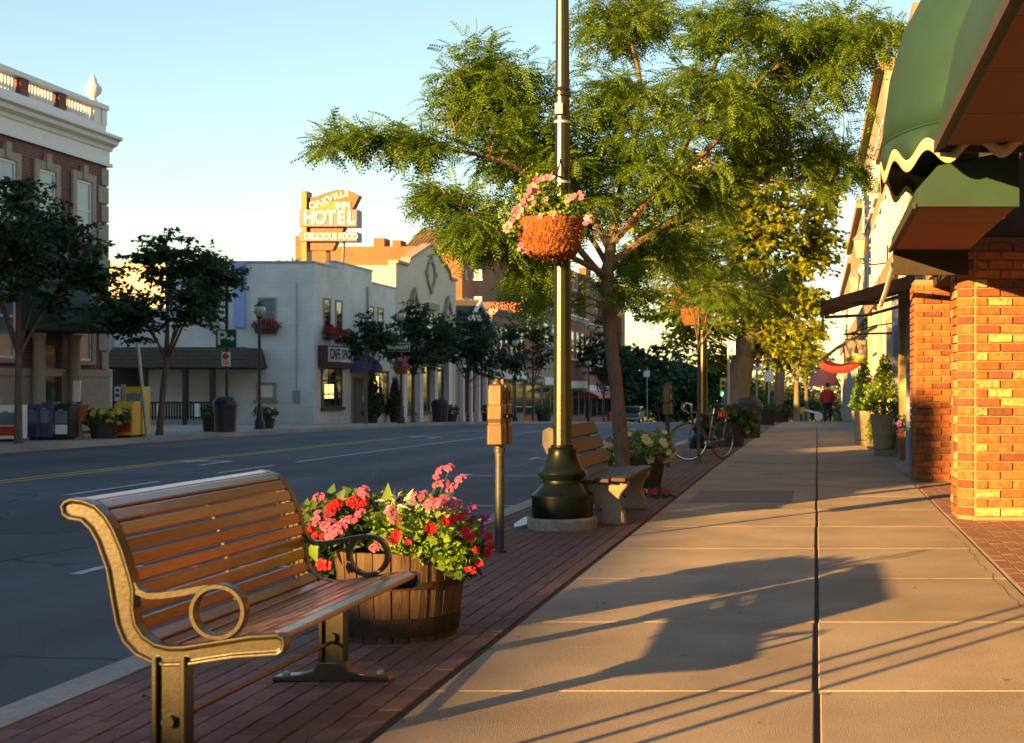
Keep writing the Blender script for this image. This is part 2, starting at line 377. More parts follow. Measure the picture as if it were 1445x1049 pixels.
M['brick_dk'] = mat('pier_brick_burnt', (.15, .045, .022), var=.3, scale=14, rough=.85, bump=.4, bscale=45, rnd_=.2)
M['brick_pale'] = mat('pier_brick_limewashed', (.30, .12, .035), var=.5, scale=22, rough=.9, bump=.4, bscale=45, rnd_=.2, c2=(.42, .28, .11))
M['mortar'] = mat('mortar', (.27, .185, .10), var=.12, scale=30, rough=.95, bump=.5, bscale=120)
M['tanwall'] = mat('tan_wall', (.24, .19, .12), var=.1, scale=4, rough=.85, bump=.1, big=.1)
M['creamwall'] = mat('cream_wall', (.28, .235, .165), var=.08, scale=4, rough=.85, bump=.1, big=.08)
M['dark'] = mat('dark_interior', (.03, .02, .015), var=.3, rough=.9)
M['colcream'] = mat('cream_column', (.42, .33, .16), var=.08, rough=.6)
M['colblue'] = mat('blue_grey_column', (.25, .30, .42), var=.08, rough=.6)
M['skin'] = mat('skin', (.5, .28, .19), var=.05, rough=.6, bump=0)
M['hairc'] = mat('hair', (.03, .02, .015), var=.3, rough=.6, bump=.2)
M['jacket'] = mat('red_jacket', (.42, .02, .018), var=.1, rough=.8)
M['trousers'] = mat('dark_trousers', (.025, .022, .03), var=.2, rough=.85)
M['rubber'] = mat('rubber', (.10, .08, .06), var=.2, rough=.8)
M['chrome'] = mat('chrome', (.6, .6, .6), var=.05, rough=.2, metal=1., bump=0)
M['bikeframe'] = mat('bike_blue', (.03, .05, .10), var=.1, rough=.3, bump=0, coat=.4)
M['carpaint'] = mat('car_paint', (.45, .5, .55), var=.03, rough=.3, bump=0, coat=.5)
M['hydrant'] = mat('hydrant_red', (.5, .04, .02), var=.1, rough=.5)

# ------------------------------------------------------------------ ground, road, pavements
XC, XS, XR = -3.24, -1.61, 1.27           # kerb, paver/slab line, slab/apron line
XF, XB = -17.3, -21.0                     # far kerb, far building line
YS = list(np.concatenate([np.arange(-70, 20, 15.), np.arange(20, 100, 4.), np.arange(100, 420, 20.)]))
def sheet(x0, x1, dz, ys=YS, y0=None, y1=None):
    ys = [y for y in ys if (y0 is None or y > y0) and (y1 is None or y < y1)]
    if y0 is not None: ys = [y0]+ys
    if y1 is not None: ys = ys+[y1]
    mb = MB(); mb.v = [(x, y, gz(y)+dz) for y in ys for x in (x0, x1)]
    mb.f = [(2*i, 2*i+1, 2*i+3, 2*i+2) for i in range(len(ys)-1)]; return mb
def slabstrip(x0, x1, dz0, dz1, y0, y1, ys=YS):
    ys = [y0]+[y for y in ys if y0 < y < y1]+[y1]; mb = MB()
    for y in ys: mb.v += [(x0, y, gz(y)+dz0), (x1, y, gz(y)+dz0), (x1, y, gz(y)+dz1), (x0, y, gz(y)+dz1)]
    for i in range(len(ys)-1):
        a, b = 4*i, 4*i+4
        for j in range(4): mb.f.append((a+j, a+(j+1) % 4, b+(j+1) % 4, b+j))
    n = 4*(len(ys)-1); mb.f += [(0, 1, 2, 3), (n+3, n+2, n+1, n)]; return mb
g = MB(); ys = YS+[600, 1200, 3000]
g.v = [(x, y, (gz(y) if y < 420 else gz(400)-.01*(y-400))-.30) for y in ys for x in (-2500, -60, 40, 2500)]
g.f = [(4*i+j, 4*i+j+1, 4*i+j+5, 4*i+j+4) for i in range(len(ys)-1) for j in range(3)]
setting('ground', g, M['ground'])
setting('road', sheet(XF+.002, XC-.002, -.13), M['asphalt'])
setting('kerb', slabstrip(XC, XC+.19, -.2, .004, -40, 400), M['curb'])
fk = setting('far_kerb', slabstrip(XF-.19, XF, -.2, .004, -40, 400), M['curb'])
setting('far_pavement', slabstrip(XB-16, XF-.195, -.2, -.004, -40, 400), M['curb'])
# road paint, one strip each on the road sheet
def strip(x0, x1, y0, y1, name, m):
    o = setting(name, sheet(x0, x1, -.126, y0=y0, y1=y1), m); return o
strip(-12.18, -12.08, -40, 300, 'yellow_line', M['yellow']); strip(-11.9, -11.8, -40, 40, 'yellow_line', M['yellow'])
for a, b in ((12.5, 15), (18.3, 20.9), (22.9, 25.3), (26.4, 62), (66, 69), (73, 76), (80, 83)):
    strip(-9.75, -9.65, a, b, 'lane_dash', M['whiteline'])
for y in (5.4, 11., 16.6, 22.2, 27.8, 33.4, 39.): strip(-5.5, XC-.2, y, y+.1, 'parking_stall_line', M['whiteline']); strip(-5.6, -5.5, y-.4, y+.5, 'parking_stall_line', M['whiteline'])
for y in (34, 40, 46, 52): strip(XF+.3, XF+2.2, y, y+.1, 'parking_stall_line', M['whiteline'])
def arrow(y):
    a = MB(); x = -11.0; z = -.124
    pts = [(-.06, 0), (.06, 0), (.06, 1.5), (-.06, 1.5)]
    a.v = [(x+p[0], y+p[1], gz(y)+z) for p in pts]+[(x+p[0], y+p[1], gz(y)+z) for p in ((-.6, 1.3), (-.06, 1.3), (-.06, 1.55), (-.6, 1.55), (-1.0, 1.42), (-.6, .95), (-.6, 1.95))]
    a.f = [(0, 1, 2, 3), (4, 5, 6, 7), (8, 9, 10)]; setting('turn_arrow', a, M['whiteline'])
arrow(25.2); arrow(40)
# sidewalk bed, slabs
SL = 1.74; sw = setting('sidewalk', slabstrip(XS+.003, XR-.003, -.2, -.016, -20, 400), M['joint'])
J = 5.95-3*SL
def slab(x0, x1, y0, y1, z0=-.0155, name='paving_slab', m=None):
    mb = MB(); za, zb = gz(y0), gz(y1); b = .006
    mb.v = [(x0, y0, za+z0), (x1, y0, za+z0), (x1, y1, zb+z0), (x0, y1, zb+z0),
            (x0, y0, za-b), (x1, y0, za-b), (x1, y1, zb-b), (x0, y1, zb-b),
            (x0+b, y0+b, za), (x1-b, y0+b, za), (x1-b, y1-b, zb), (x0+b, y1-b, zb)]
    mb.f = [(3, 2, 1, 0)]+[(i, (i+1) % 4, (i+1) % 4+4, i+4) for i in range(4)]+[(i+4, (i+1) % 4+4, (i+1) % 4+8, i+8) for i in range(4)]+[(8, 9, 10, 11)]
    o = part(name, mb, m or M['slab'], sw); return o
y = J
while y < 50:
    j = rnd.uniform(-.006, .006)
    slab(XS+.006, -.013+j, y+.004, y+SL-.004); slab(.011+j, XR-.008, y+.004, y+SL-.004); y += SL
YEND = y
setting('sidewalk_far', slabstrip(XS+.01, XR-.01, -.0155, 0, YEND, 400), M['slab'])
dk = setting('patched_slab', slabstrip(-1.42, -.28, .002, .006, 15.6, 17.3), M['joint'])
dk.data.materials[0] = mat('tar_patch', (.17, .145, .12), var=.2, scale=20, rough=.9, bump=.3)
# brick paver strip between kerb and slabs
ps = setting('paver_strip', slabstrip(XC+.192, XS-.002, -.2, -.012, -20, 400), M['joint'])
pw, pl = .1, .2
def pavermesh(sx, sy, sz=.06, b=.004):
    mb = MB(); x, y_ = sx/2-.0025, sy/2-.0025
    mb.v = [(-x, -y_, -sz), (x, -y_, -sz), (x, y_, -sz), (-x, y_, -sz), (-x, -y_, -b), (x, -y_, -b), (x, y_, -b), (-x, y_, -b), (-x+b, -y_+b, 0), (x-b, -y_+b, 0), (x-b, y_-b, 0), (-x+b, y_-b, 0)]
    mb.f = [(i, (i+1) % 4, (i+1) % 4+4, i+4) for i in range(4)]+[(i+4, (i+1) % 4+4, (i+1) % 4+8, i+8) for i in range(4)]+[(8, 9, 10, 11)]
    return mb
pm = pavermesh(pw, pl).mesh('paver'); pm.materials.append(M['paver'])
cells = []
ncol = int((XS-XC-.2)/pw)
for c in range(ncol):
    for r in range(200):
        x = XC+.2+pw*(c+.5); y = 2.+pl*(r+.5*(c % 2)); cells.append((x, y))
def seen(x, y): q = PX+F*x/y; return 0 < q < 1445 and PY+F*H/y < 1060
near = sorted([c for c in cells if seen(*c)], key=lambda c: c[1]); nearset = set(near[:300])
rest = MB()
for (x, y) in cells:
    dz = rnd.uniform(-.0025, .002); ro = rnd.uniform(-.012, .012)
    if (x, y) in nearset: inst('paver', pm, ps, (x, y, dz), (rnd.uniform(-.008, .008), rnd.uniform(-.008, .008), ro))
    else:
        q = pavermesh(pw, pl); rest.add([(a+x, b+y, c+dz+gz(y)) for a, b, c in q.v], q.f)
pr = part('paver_field', rest, M['paver'], ps, kind='stuff')
setting('paver_strip_far', slabstrip(XC+.2, XS-.01, -.011, -.004, 42.2, 400), M['paver'])
# apron of pavers along the shop fronts
ap = setting('shop_apron', slabstrip(XR+.003, 60, -.2, -.006, -20, 400), M['curb'])
pm2 = pavermesh(.11, .24).mesh('paver'); pm2.materials.append(M['paver2'])
for c in range(12):
    for r in range(56):
        x = XR+.07+.11*c; y = 8.6+.24*(r+.5*(c % 2))
        if y > 21 or PX+F*x/y > 1500 : continue
        if len([1]) and (y < 21): inst('paver', pm2, ap, (x, y, .002+rnd.uniform(-.002, .002)), (0, 0, rnd.uniform(-.01, .01)))

def crack(pts, z, w, name='road_crack', seed=1, m=None):
    rg = random.Random(seed); P = []
    for (a, b) in zip(pts[:-1], pts[1:]):
        n = max(3, int(math.hypot(b[0]-a[0], b[1]-a[1])/.12))
        for i in range(n):
            t = i/n; P.append((a[0]+(b[0]-a[0])*t+rg.gauss(0, .012), a[1]+(b[1]-a[1])*t+rg.gauss(0, .016)))
    mb = MB()
    for (x, y) in P: q = w*rg.uniform(.3, 1.2); mb.v += [(x-q, y-q, gz(y)+z), (x+q, y+q, gz(y)+z)]
    mb.f = [(2*i, 2*i+1, 2*i+3, 2*i+2) for i in range(len(P)-1)]; return setting(name, mb, m or M['tar'])
M['tar'] = mat('tar_seam', (.02, .02, .022), var=.3, scale=20, rough=.6)
def rp_(px, py): Y = F*(H+.13)/(py-PY); return (wx(px, Y), Y)
crack([rp_(-40, 800), rp_(60, 782), rp_(120, 772), rp_(180, 760), rp_(260, 745)], -.1265, .018, seed=2)
crack([rp_(395, 708), rp_(450, 700), rp_(490, 690), rp_(525, 676), rp_(532, 664), rp_(600, 655)], -.1265, .02, seed=3)
crack([rp_(660, 745), rp_(710, 738), rp_(770, 728)], -.1265, .018, seed=4); crack([rp_(20, 880), rp_(90, 872), rp_(130, 868)], -.1265, .012, seed=5); crack([rp_(250, 655), rp_(420, 640), rp_(560, 640), rp_(690, 633)], -.1265, .02, seed=6)
M['hair'] = mat('hairline_dirt', (.10, .08, .06), var=.3, rough=.95)
crack([(-1.5, 8.3), (-.9, 8.7), (-.4, 9.3), (-.05, 9.4)], .0012, .0022, 'pavement_crack', 8, M['hair']); crack([(.1, 12.1), (.6, 12.6), (1.2, 12.5)], .0012, .003, 'pavement_crack', 9, M['hair'])
crack([(1.19, 8.2), (1.17, 9.8), (1.2, 11.4), (1.16, 12.9)], .0012, .004, 'pavement_crack', 10, M['hair'])
M['patch'] = mat('asphalt_patch', (.045, .047, .054), var=.3, scale=60, rough=.85, bump=.35, bscale=180)
for (a, b, c, d_) in ((-8.6, -7.2, 13.5, 16.2), (-6.9, -6.2, 20, 31), (-14.6, -13.2, 26, 29)): setting('road_patch', sheet(a, b, -.1275, y0=c, y1=d_), M['patch'])
# ------------------------------------------------------------------ plants
def petal_mesh(name, m, r=.03, n=5, depth=.35, jag=.28):
    mb = MB(); k = n*4; vs = [(0, 0, -r*depth)]
    for j in range(k):
        a = 2*math.pi*j/k; rr = r*(1-jag*abs(math.cos(n*a/2))**6); vs.append((rr*.45*math.cos(a), rr*.45*math.sin(a), -r*depth*.35))
    for j in range(k):
        a = 2*math.pi*j/k; rr = r*(1-jag*abs(math.cos(n*a/2))**6); vs.append((rr*math.cos(a), rr*math.sin(a), .06*r*math.cos(3*a)))
    fs = [(0, 1+j, 1+(j+1) % k) for j in range(k)]+[(1+j, 1+k+j, 1+k+(j+1) % k, 1+(j+1) % k) for j in range(k)]
    mb.add(vs, fs); me = mb.mesh(name); me.materials.append(m); return me
def cluster_mesh(name, m, r=.03, nf=16, fr=.012, seed=1):
    rg = random.Random(seed); mb = MB()
    for i in range(nf):
        t = rg.uniform(0, 2*math.pi); u = math.sqrt(rg.random()); h = math.sqrt(max(0, 1-u*u*.8))
        c = Vector((r*u*math.cos(t), r*u*math.sin(t), r*.7*h-.3*r)); nn = Vector((u*math.cos(t), u*math.sin(t), .6+h)).normalized()
        a = nn.orthogonal().normalized(); b = nn.cross(a); ph = rg.random()*6
        vs = [c]; 
        for j in range(10):
            q = ph+2*math.pi*j/10; rr = fr*(1.1 if j % 2 == 0 else .6); vs.append(c+a*rr*math.cos(q)+b*rr*math.sin(q)+nn*.003)
        mb.add(vs, [(0, 1+j, 1+(j+1) % 10) for j in range(10)])
    me = mb.mesh(name); me.materials.append(m); return me
def rdir(rg, up=.3):
    v = Vector((rg.gauss(0, 1), rg.gauss(0, 1), rg.gauss(0, 1)+up)); return v.normalized() if v.length else Vector((0, 0, 1))
def foliage(blobs, m, tmpl, size, parent, name='foliage', seed=1, shell=.55, droop=.0, kind=None, cm=None):
    """blobs: (center, rx, ry, rz, n): leaves spread through ellipsoids, facing outward"""
    rg = random.Random(seed); pos, ds, ups, sc_ = [], [], [], []
    for (c, rx, ry, rz, n) in blobs:
        c = Vector(c)
        for i in range(n):
            u = rdir(rg, 0); t = shell+(1-shell)*rg.random() if rg.random() < .75 else rg.random()**.5
            p = c+Vector((u.x*rx, u.y*ry, u.z*rz))*t
            dd = (u*.7+rdir(rg, 0)*.9+Vector((0, 0, -droop))).normalized()
            pos.append(p); ds.append(dd); ups.append((u+rdir(rg, .9)*.8)); sc_.append(size*rg.uniform(.6, 1.3))
    V, Q = scatter(tmpl[0], tmpl[1], np.array([tuple(p) for p in pos]), np.array([tuple(p) for p in ds]), np.array([tuple(p) for p in ups]), sc_)
    off = ORG[parent.name] if parent is not None else Vector((0, 0, 0))
    me = fastmesh(name, V-np.array(off), Q); return link(name, me, m, parent, kind=kind or 'stuff')
def place_flower(me, parent, p, nrm, s=1., rg=rnd, name='flower'):
    q = Vector(nrm).to_track_quat('Z', 'Y').to_euler(); o = inst(name, me, parent, p, q, (s, s, s)); return o

# ------------------------------------------------------------------ near bench
YN, YF_ = 4.63, 6.17
def bx(cx, cy):                                   # bench-profile outline measured on the near end frame
    px, py = 60+cx/2.564, 640+cy/2.564; return ((px-PX)/432., H-(py-PY)/432.)
outer = [(75,190),(82,222),(105,238),(150,246),(180,275),(205,320),(240,420),(258,530),(275,620),(300,680),(345,728),(400,755),(450,768),(540,765),(620,752),(700,740),(790,734),(860,729),(880,715)]
inner = [(888,690),(884,664),(860,650),(760,655),(640,674),(520,693),(470,694),(420,683),(380,655),(352,612),(343,560),(345,490),(332,440),(305,350),(272,270),(243,222),(205,184),(160,166),(115,160),(88,170)]
prof = [bx(*p) for p in outer+inner]
bench = thing('park_bench', 'varnished slatted park bench with bronze cast end frames and ring arms, in front', 'bench', (-2.1, (YN+YF_)/2, 0))
def frame(yc, th=.05):
    me = bpy.data.meshes.new('end_frame'); bm = bmesh.new(); off = ORG[bench.name]
    vs = [bm.verts.new((x-off.x, yc-th/2-off.y, z-off.z)) for x, z in prof]; f = bm.faces.new(vs)
    r = bmesh.ops.extrude_face_region(bm, geom=[f]); nv = [e for e in r['geom'] if isinstance(e, bmesh.types.BMVert)]
    bmesh.ops.translate(bm, verts=nv, vec=(0, th, 0)); bmesh.ops.recalc_face_normals(bm, faces=bm.faces)
    ends = [f for f in bm.faces if len(f.verts) > 10]
    bmesh.ops.inset_individual(bm, faces=ends, thickness=.011, depth=0)
    ends = [f for f in bm.faces if len(f.verts) > 10]
    bmesh.ops.inset_individual(bm, faces=ends, thickness=.004, depth=-.009)
    bm.to_mesh(me); bm.free(); o = link('end_frame', me, M['iron'], bench)
    b = o.modifiers.new('bevel', 'BEVEL'); b.width = .004; b.segments = 2; b.limit_method = 'ANGLE'; b.angle_limit = R(35); return o
def arm(yc):
    # ribbon of iron sweeping off the back, over the ring
    pts = [bx(*p) for p in ((335, 470), (352, 498), (385, 513), (440, 512), (520, 500), (575, 489), (612, 483))]
    c = bx(640, 572); ro, ri = .0925, .075
    mb = MB(); w_ = .0205
    for i in range(len(pts)-1):
        (x0, z0), (x1, z1) = pts[i], pts[i+1]; t = .0075
        d_ = Vector((x1-x0, 0, z1-z0)).normalized(); n_ = Vector((-d_.z, 0, d_.x))*t
    ring = []; k = len(mb.v)
    for i, (x, z) in enumerate(pts):
        a_, b_ = pts[max(0, i-1)], pts[min(len(pts)-1, i+1)]; d_ = Vector((b_[0]-a_[0], 0, b_[1]-a_[1])).normalized(); n_ = Vector((-d_.z, 0, d_.x))*.010
        for sy in (-1, 1):
            for sn in (-1, 1): mb.v.append((x+n_.x*sn, yc+w_*sy, z+n_.z*sn))
    for i in range(len(pts)-1):
        a, b = k+4*i, k+4*i+4
        for (p, q) in ((0, 1), (1, 3), (3, 2), (2, 0)): mb.f.append((a+p, a+q, b+q, b+p))
    o1 = part('arm_rest', mb, M['iron'], bench, smooth=True)
    rg_ = MB(); n = 40; w_ = .022
    for j in range(n):
        a = 2*math.pi*j/n
        for r_ in (ri, ro):
            for sy in (-1, 1): rg_.v.append((c[0]+r_*math.cos(a), yc+w_*sy, c[1]+r_*math.sin(a)))
    for j in range(n):
        a, b = 4*j, 4*((j+1) % n)
        for (p, q) in ((0, 1), (1, 3), (3, 2), (2, 0)): rg_.f.append((a+p, b+p, b+q, a+q))
    part('arm_ring', rg_, M['iron'], o1, smooth=True, bev=.003)
def leg(yc):
    mb = MB(); x0, x1 = -2.16, -2.05
    mb.box(x0, x0+.018, yc-.035, yc+.035, .0, .40); mb.box(x1-.018, x1, yc-.035, yc+.035, .0, .40); mb.box(x0+.018, x1-.018, yc-.018, yc+.018, .0, .40)
    l = part('leg', mb, M['iron'], bench, bev=.004)
    ft = MB(); pr_ = [(-2.36, 0), (-2.355, .022), (-2.25, .03), (-2.18, .048), (-2.16, .085), (-2.05, .085), (-2.03, .05), (-1.98, .034), (-1.86, .026), (-1.85, 0)]
    ft.prism(pr_, 'y', yc-.04, yc+.04); f = part('foot', ft, M['iron'], l, bev=.006)
    for bxx, bz in ((-1.9, .026), (-2.31, .022)): part('anchor_bolt', MB().lathe([(.017, 0), (.017, .012), (.008, .018)], (bxx, yc, bz), 8), M['grey'], l)
    bo = MB(); bo.tube([(-2.105, yc-.04, .19), (-2.105, yc-.015, .19)], .021, 12); part('rod_bolt', bo, M['iron'], l)
for yc in (YN, YF_): frame(yc); arm(yc); leg(yc)
rod = MB(); rod.tube([(-2.105, YN, .19), (-2.105, YF_, .17)], .009, 8); part('tie_rod', rod, M['iron'], bench, smooth=True)
# slats follow the inner profile curve
curve = [Vector((bx(*p)[0], 0, bx(*p)[1])) for p in reversed(inner[1:])]
seglen = [0]
for i in range(1, len(curve)): seglen.append(seglen[-1]+(curve[i]-curve[i-1]).length)
def along(s):
    for i in range(1, len(curve)):
        if s <= seglen[i]:
            t = (s-seglen[i-1])/(seglen[i]-seglen[i-1]); d_ = (curve[i]-curve[i-1]).normalized(); return curve[i-1].lerp(curve[i], t), d_
    return curve[-1], d_
slm = MB(); slm.cbox((0, 0, 0), .045, YF_-YN-.05, .022); slm = slm.mesh('slat'); slm.materials.append(M['slat'])
tot = seglen[-1]; ns = 19
pts_mid = []
for i in range(ns):
    s = .055+(tot-.085)*i/(ns-1); p, d_ = along(s)
    p2, d2 = along(min(tot, s+.03)); p0, d0 = along(max(0, s-.03)); dd = (p2-p0).normalized()
    nrm = Vector((dd.z, 0, -dd.x)); pos = p+nrm*.012
    ang = math.atan2(-dd.z, dd.x)
    o = inst('slat', slm, bench, (pos.x, (YN+YF_)/2, pos.z), (rnd.uniform(-.002, .002), ang, 0))
    b = o.modifiers.new('bevel', 'BEVEL'); b.width = .006; b.segments = 2
    pts_mid.append(pos+nrm*.014)
for yy in ((YN+YF_)/2, YF_-.06):
    st = MB()
    for a, b in zip(pts_mid[1:-1], pts_mid[2:]):
        st.tube([(a.x, yy, a.z), (b.x, yy, b.z)], .008, 4)
    part('slat_strap', st, M['iron'], bench)

# ------------------------------------------------------------------ half-barrel planter with flowers
BC = (-2.145, 7.3)
barrel = thing('barrel_planter', 'oak half barrel planter full of pink and red flowers behind the front bench', 'planter', (BC[0], BC[1], 0))
nst = 22
for k in range(nst):
    mb = MB(); a0 = 2*math.pi*k/nst+.012; a1 = 2*math.pi*(k+1)/nst-.012; rr = rnd.uniform(-.003, .003)
    lv = [(0, .275), (.12, .298), (.27, .317), (.452+rnd.uniform(-.004, .004), .325)]
    for (z, r) in lv:
        for (a, r2) in ((a0, r+rr), ((a0+a1)/2, r+rr+.002), (a1, r+rr), (a1, r-.025), (a0, r-.025)): mb.v.append((BC[0]+r2*math.cos(a), BC[1]+r2*math.sin(a), z))
    for i in range(len(lv)-1):
        for j in range(5): mb.f.append((5*i+j, 5*i+(j+1) % 5, 5*i+5+(j+1) % 5, 5*i+5+j))
    n5 = 5*(len(lv)-1); mb.f += [(4, 3, 2, 1, 0), (n5, n5+1, n5+2, n5+3, n5+4)]
    part('stave', mb, M['barrel'], barrel)
for z0, z1, r0, r1 in ((.27, .305, .321, .3235), (.03, .125, .287, .300)):
    mb = MB(); mb.lathe([(r0+.001, z0), (r0+.005, z0), (r1+.005, z1), (r1+.001, z1)], (BC[0], BC[1], 0), 40); part('hoop', mb, M['hoop'], barrel, smooth=True)
mb = MB(); mb.lathe([(.01, .38), (.15, .395), (.295, .385), (.295, .3)], (BC[0], BC[1], 0), 24); part('soil', mb, M['soil'], barrel)
bx0, by0 = BC
def bp(px, py, Y=7.25): return P3(px, py, Y)
foliage([((bx0-.28, by0, .58), .25, .3, .16, 900), ((bx0-.38, by0-.02, .42), .15, .2, .16, 380), ((bx0+.0, by0+.1, .58), .3, .28, .14, 420), ((bx0+.33, by0-.05, .42), .10, .2, .12, 230)], M['green'], LOBED, .05, barrel, 'green_foliage', 3)
foliage([((bx0+.17, by0-.1, .52), .25, .24, .13, 1050), ((bx0+.02, by0-.16, .56), .16, .15, .10, 330), ((bx0+.30, by0-.14, .46), .14, .18, .10, 420), ((bx0+.22, by0-.2, .50), .2, .14, .1, 420)], M['lime'], leaf_template(.33, .1, .2), .046, barrel, 'lime_foliage', 4)
foliage([((bx0+.03, by0-.1, .68), .10, .08, .05, 60), ((bx0+.2, by0-.1, .64), .1, .08, .04, 50)], M['grey_leaf'], leaf_template(.14, .05, .3), .06, barrel, 'silver_foliage', 5)
mb = MB(); rg = random.Random(5)
big = leaf_template(.24, .1, .1)
for _i in range(4):
  V, Q = scatter(big[0], big[1], np.array([(bx0-.04, by0-.1, .6), (bx0+.10, by0+.02, .58), (bx0-.36, by0-.28, .5), (bx0-.40, by0-.26, .42)]), np.array([(.05, -.1, 1), (.3, 0, .8), (.2, -.3, -.3), (-.1, -.3, -.6)], float), np.array([(.2, -1, .2), (.3, -1, .2), (0, -1, .4), (0, -1, .4)], float), [.19, .16, .13, .14])
  link('large_leaf', fastmesh('large_leaf', V[_i*5:_i*5+5]-np.array(ORG[barrel.name]), Q[:2]), M['lime'], barrel)
pinkc = [cluster_mesh('flower_head', M['pink'], .034, 22, .0115, s) for s in (1, 2)]
redp = petal_mesh('petunia', M['red'], .029); redc = cluster_mesh('flower_head', M['red'], .027, 18, .011, 3)
stems = MB()
def onstem(me, px, py, Y, s=1., nrm=(.1, -.7, .7), base=None):
    p = bp(px, py, Y); place_flower(me, barrel, p, nrm, s)
    b0 = Vector(base) if base else Vector((bx0+(p.x-bx0)*.55, by0+(p.y-by0)*.5, .5))
    stems.tube([b0, b0.lerp(p, .6)+Vector((0, 0, .02)), p-Vector((0, 0, .012))], .0022, 4)
for (px, py, Y, s) in ((622,664,7.2,.75),(634,660,7.2,.7),(617,672,7.2,.6),(626,683,7.2,.8),(616,684,7.25,.6),(640,686,7.15,.6),(650,676,7.2,.8),(634,692,7.2,.6),(588,702,7.1,1.),(597,698,7.15,.7),
                       (608,711,7.05,1.),(622,708,7.05,1.),(634,711,7.05,1.1),(645,714,7.08,.9),(449,703,7.2,.9),(445,709,7.2,.6),(512,693,7.2,.9),(514,702,7.15,.7),(508,725,7.0,.8),(428,729,7.2,.7),(452,728,7.0,1.),(446,735,7.0,.8),
                       (463,741,6.95,1.),(470,752,6.92,1.2),(478,746,6.92,1.1),(488,738,6.95,1.1),(496,734,6.95,.8),(432,741,7.1,.8),(553,724,6.98,.8),(557,735,6.95,.8),(530,772,6.86,.8),(543,766,6.86,.7),(550,720,7.0,.7)):
    onstem(rnd.choice(pinkc), px, py, Y, s, (rnd.uniform(-.3, .3), -.7, .6))
for (px, py, Y, s) in ((470,716,7.05,1.2),(475,711,7.05,1.),(466,724,7.02,.9),(500,708,7.05,1.2),(507,712,7.05,.9),(514,710,7.05,.7),(446,755,6.95,.7),(456,757,6.95,.6),(441,760,7.,.6),(437,748,7.,.7)):
    onstem(redc, px, py, Y, s, (rnd.uniform(-.3, .3), -.7, .6))
for (px, py, Y, s) in ((630,736,6.95,1.),(640,732,6.96,.9),(651,730,6.98,.9),(608,746,6.92,1.1),(560,755,6.9,1.),(662,757,6.98,1.1),(657,750,6.98,1.),(557,762,6.9,.9),(689,757,7.3,.9),(692,771,7.3,.9),(687,781,7.3,.9),(672,776,7.05,.7),(676,795,7.1,.8),(668,805,7.1,.7),(660,803,7.05,.7),(576,765,6.88,.6),(453,797,6.9,1.1),(460,798,6.9,1.)):
    onstem(redp, px, py, Y, s, (rnd.uniform(-.1, .6), -.8, rnd.uniform(.1, .6)))
for k in range(14): 
    p = bp(rnd.uniform(655, 690), rnd.uniform(715, 760), 7.3); place_flower(petal_mesh('petunia', M['purple'], .028) if k == 0 else bpy.data.meshes['petunia.001'], barrel, p, (.5, -.6, .5), rnd.uniform(.6, 1))
part('stems', stems, M['green'], barrel, kind='stuff')

# ------------------------------------------------------------------ parking meters
def meter(px, ybase, label):
    Y = H*F/(ybase-PY); X = wx(px, Y); g0 = gz(Y)
    t = thing('parking_meter', label, 'parking meter', (X, Y, g0), 'parking meters along the kerb')
    mb = MB(); mb.lathe([(.055, 0), (.055, .012), (.036, .02), (.035, .76), (.045, .765), (.045, .80), (.034, .805), (.034, .845)], (X, Y, g0), 16); part('post', mb, M['meterpost'], t, smooth=True)
    mb = MB(); mb.lathe([(.037, 0), (.037, .09)], (X, Y, g0+.74), 16); part('collar', mb, M['meter'], t, smooth=True)
    for k, dy in enumerate((-.10, .10)):
        yc = Y+dy; h = MB()
        # stepped housing: coin vault, waist, clock head
        secs = [(.83, .058, .062), (.835, .064, .07), (.98, .062, .072), (.985, .056, .066), (1.0, .056, .066), (1.03, .060, .074), (1.13, .060, .074), (1.14, .054, .066), (1.16, .056, .066), (1.25, .056, .062), (1.285, .052, .055), (1.295, .036, .04)]
        for (z, a, b) in secs:
            for (sx, sy) in ((-1, -.8), (-.8, -1), (.8, -1), (1, -.8), (1, .8), (.8, 1), (-.8, 1), (-1, .8)): h.v.append((X+a*sx, yc+b*sy, g0+z))
        for i in range(len(secs)-1):
            for j in range(8): h.f.append((8*i+j, 8*i+(j+1) % 8, 8*i+8+(j+1) % 8, 8*i+8+j))
        h.f += [tuple(reversed(range(8))), tuple(8*(len(secs)-1)+j for j in range(8))]
        hd = part('meter_head', h, M['meter'], t, bev=.006)
        s = MB(); s.box(X+.055, X+.062, yc-.012, yc+.012, g0+1.17, g0+1.24); part('coin_slot', s, M['black'], hd)
        s = MB(); s.box(X-.012, X+.012, yc-.012, yc+.012, g0+1.29, g0+1.335); part('finial', s, M['meter'], hd, bev=.004)
        s = MB(); s.lathe([(.036, -.028), (.036, 0), (.026, .02), (.004, .028)], (X, yc+.03 if k else yc-.0, g0+1.30), 14)
        part('view_dome', s, M['meter'], hd, smooth=True)
        s = MB(); s.tube([(X+.06, yc, g0+1.05), (X+.085, yc, g0+1.05)], .016, 10); s.box(X+.08, X+.09, yc-.03, yc+.006, g0+1.043, g0+1.057); part('knob', s, M['black'], hd)
    return t
meter(705, 779, 'tan twin-headed parking meter on a dark post beside the barrel planter')
meter(942, 659, 'farther tan parking meter behind the white-flowered planter')

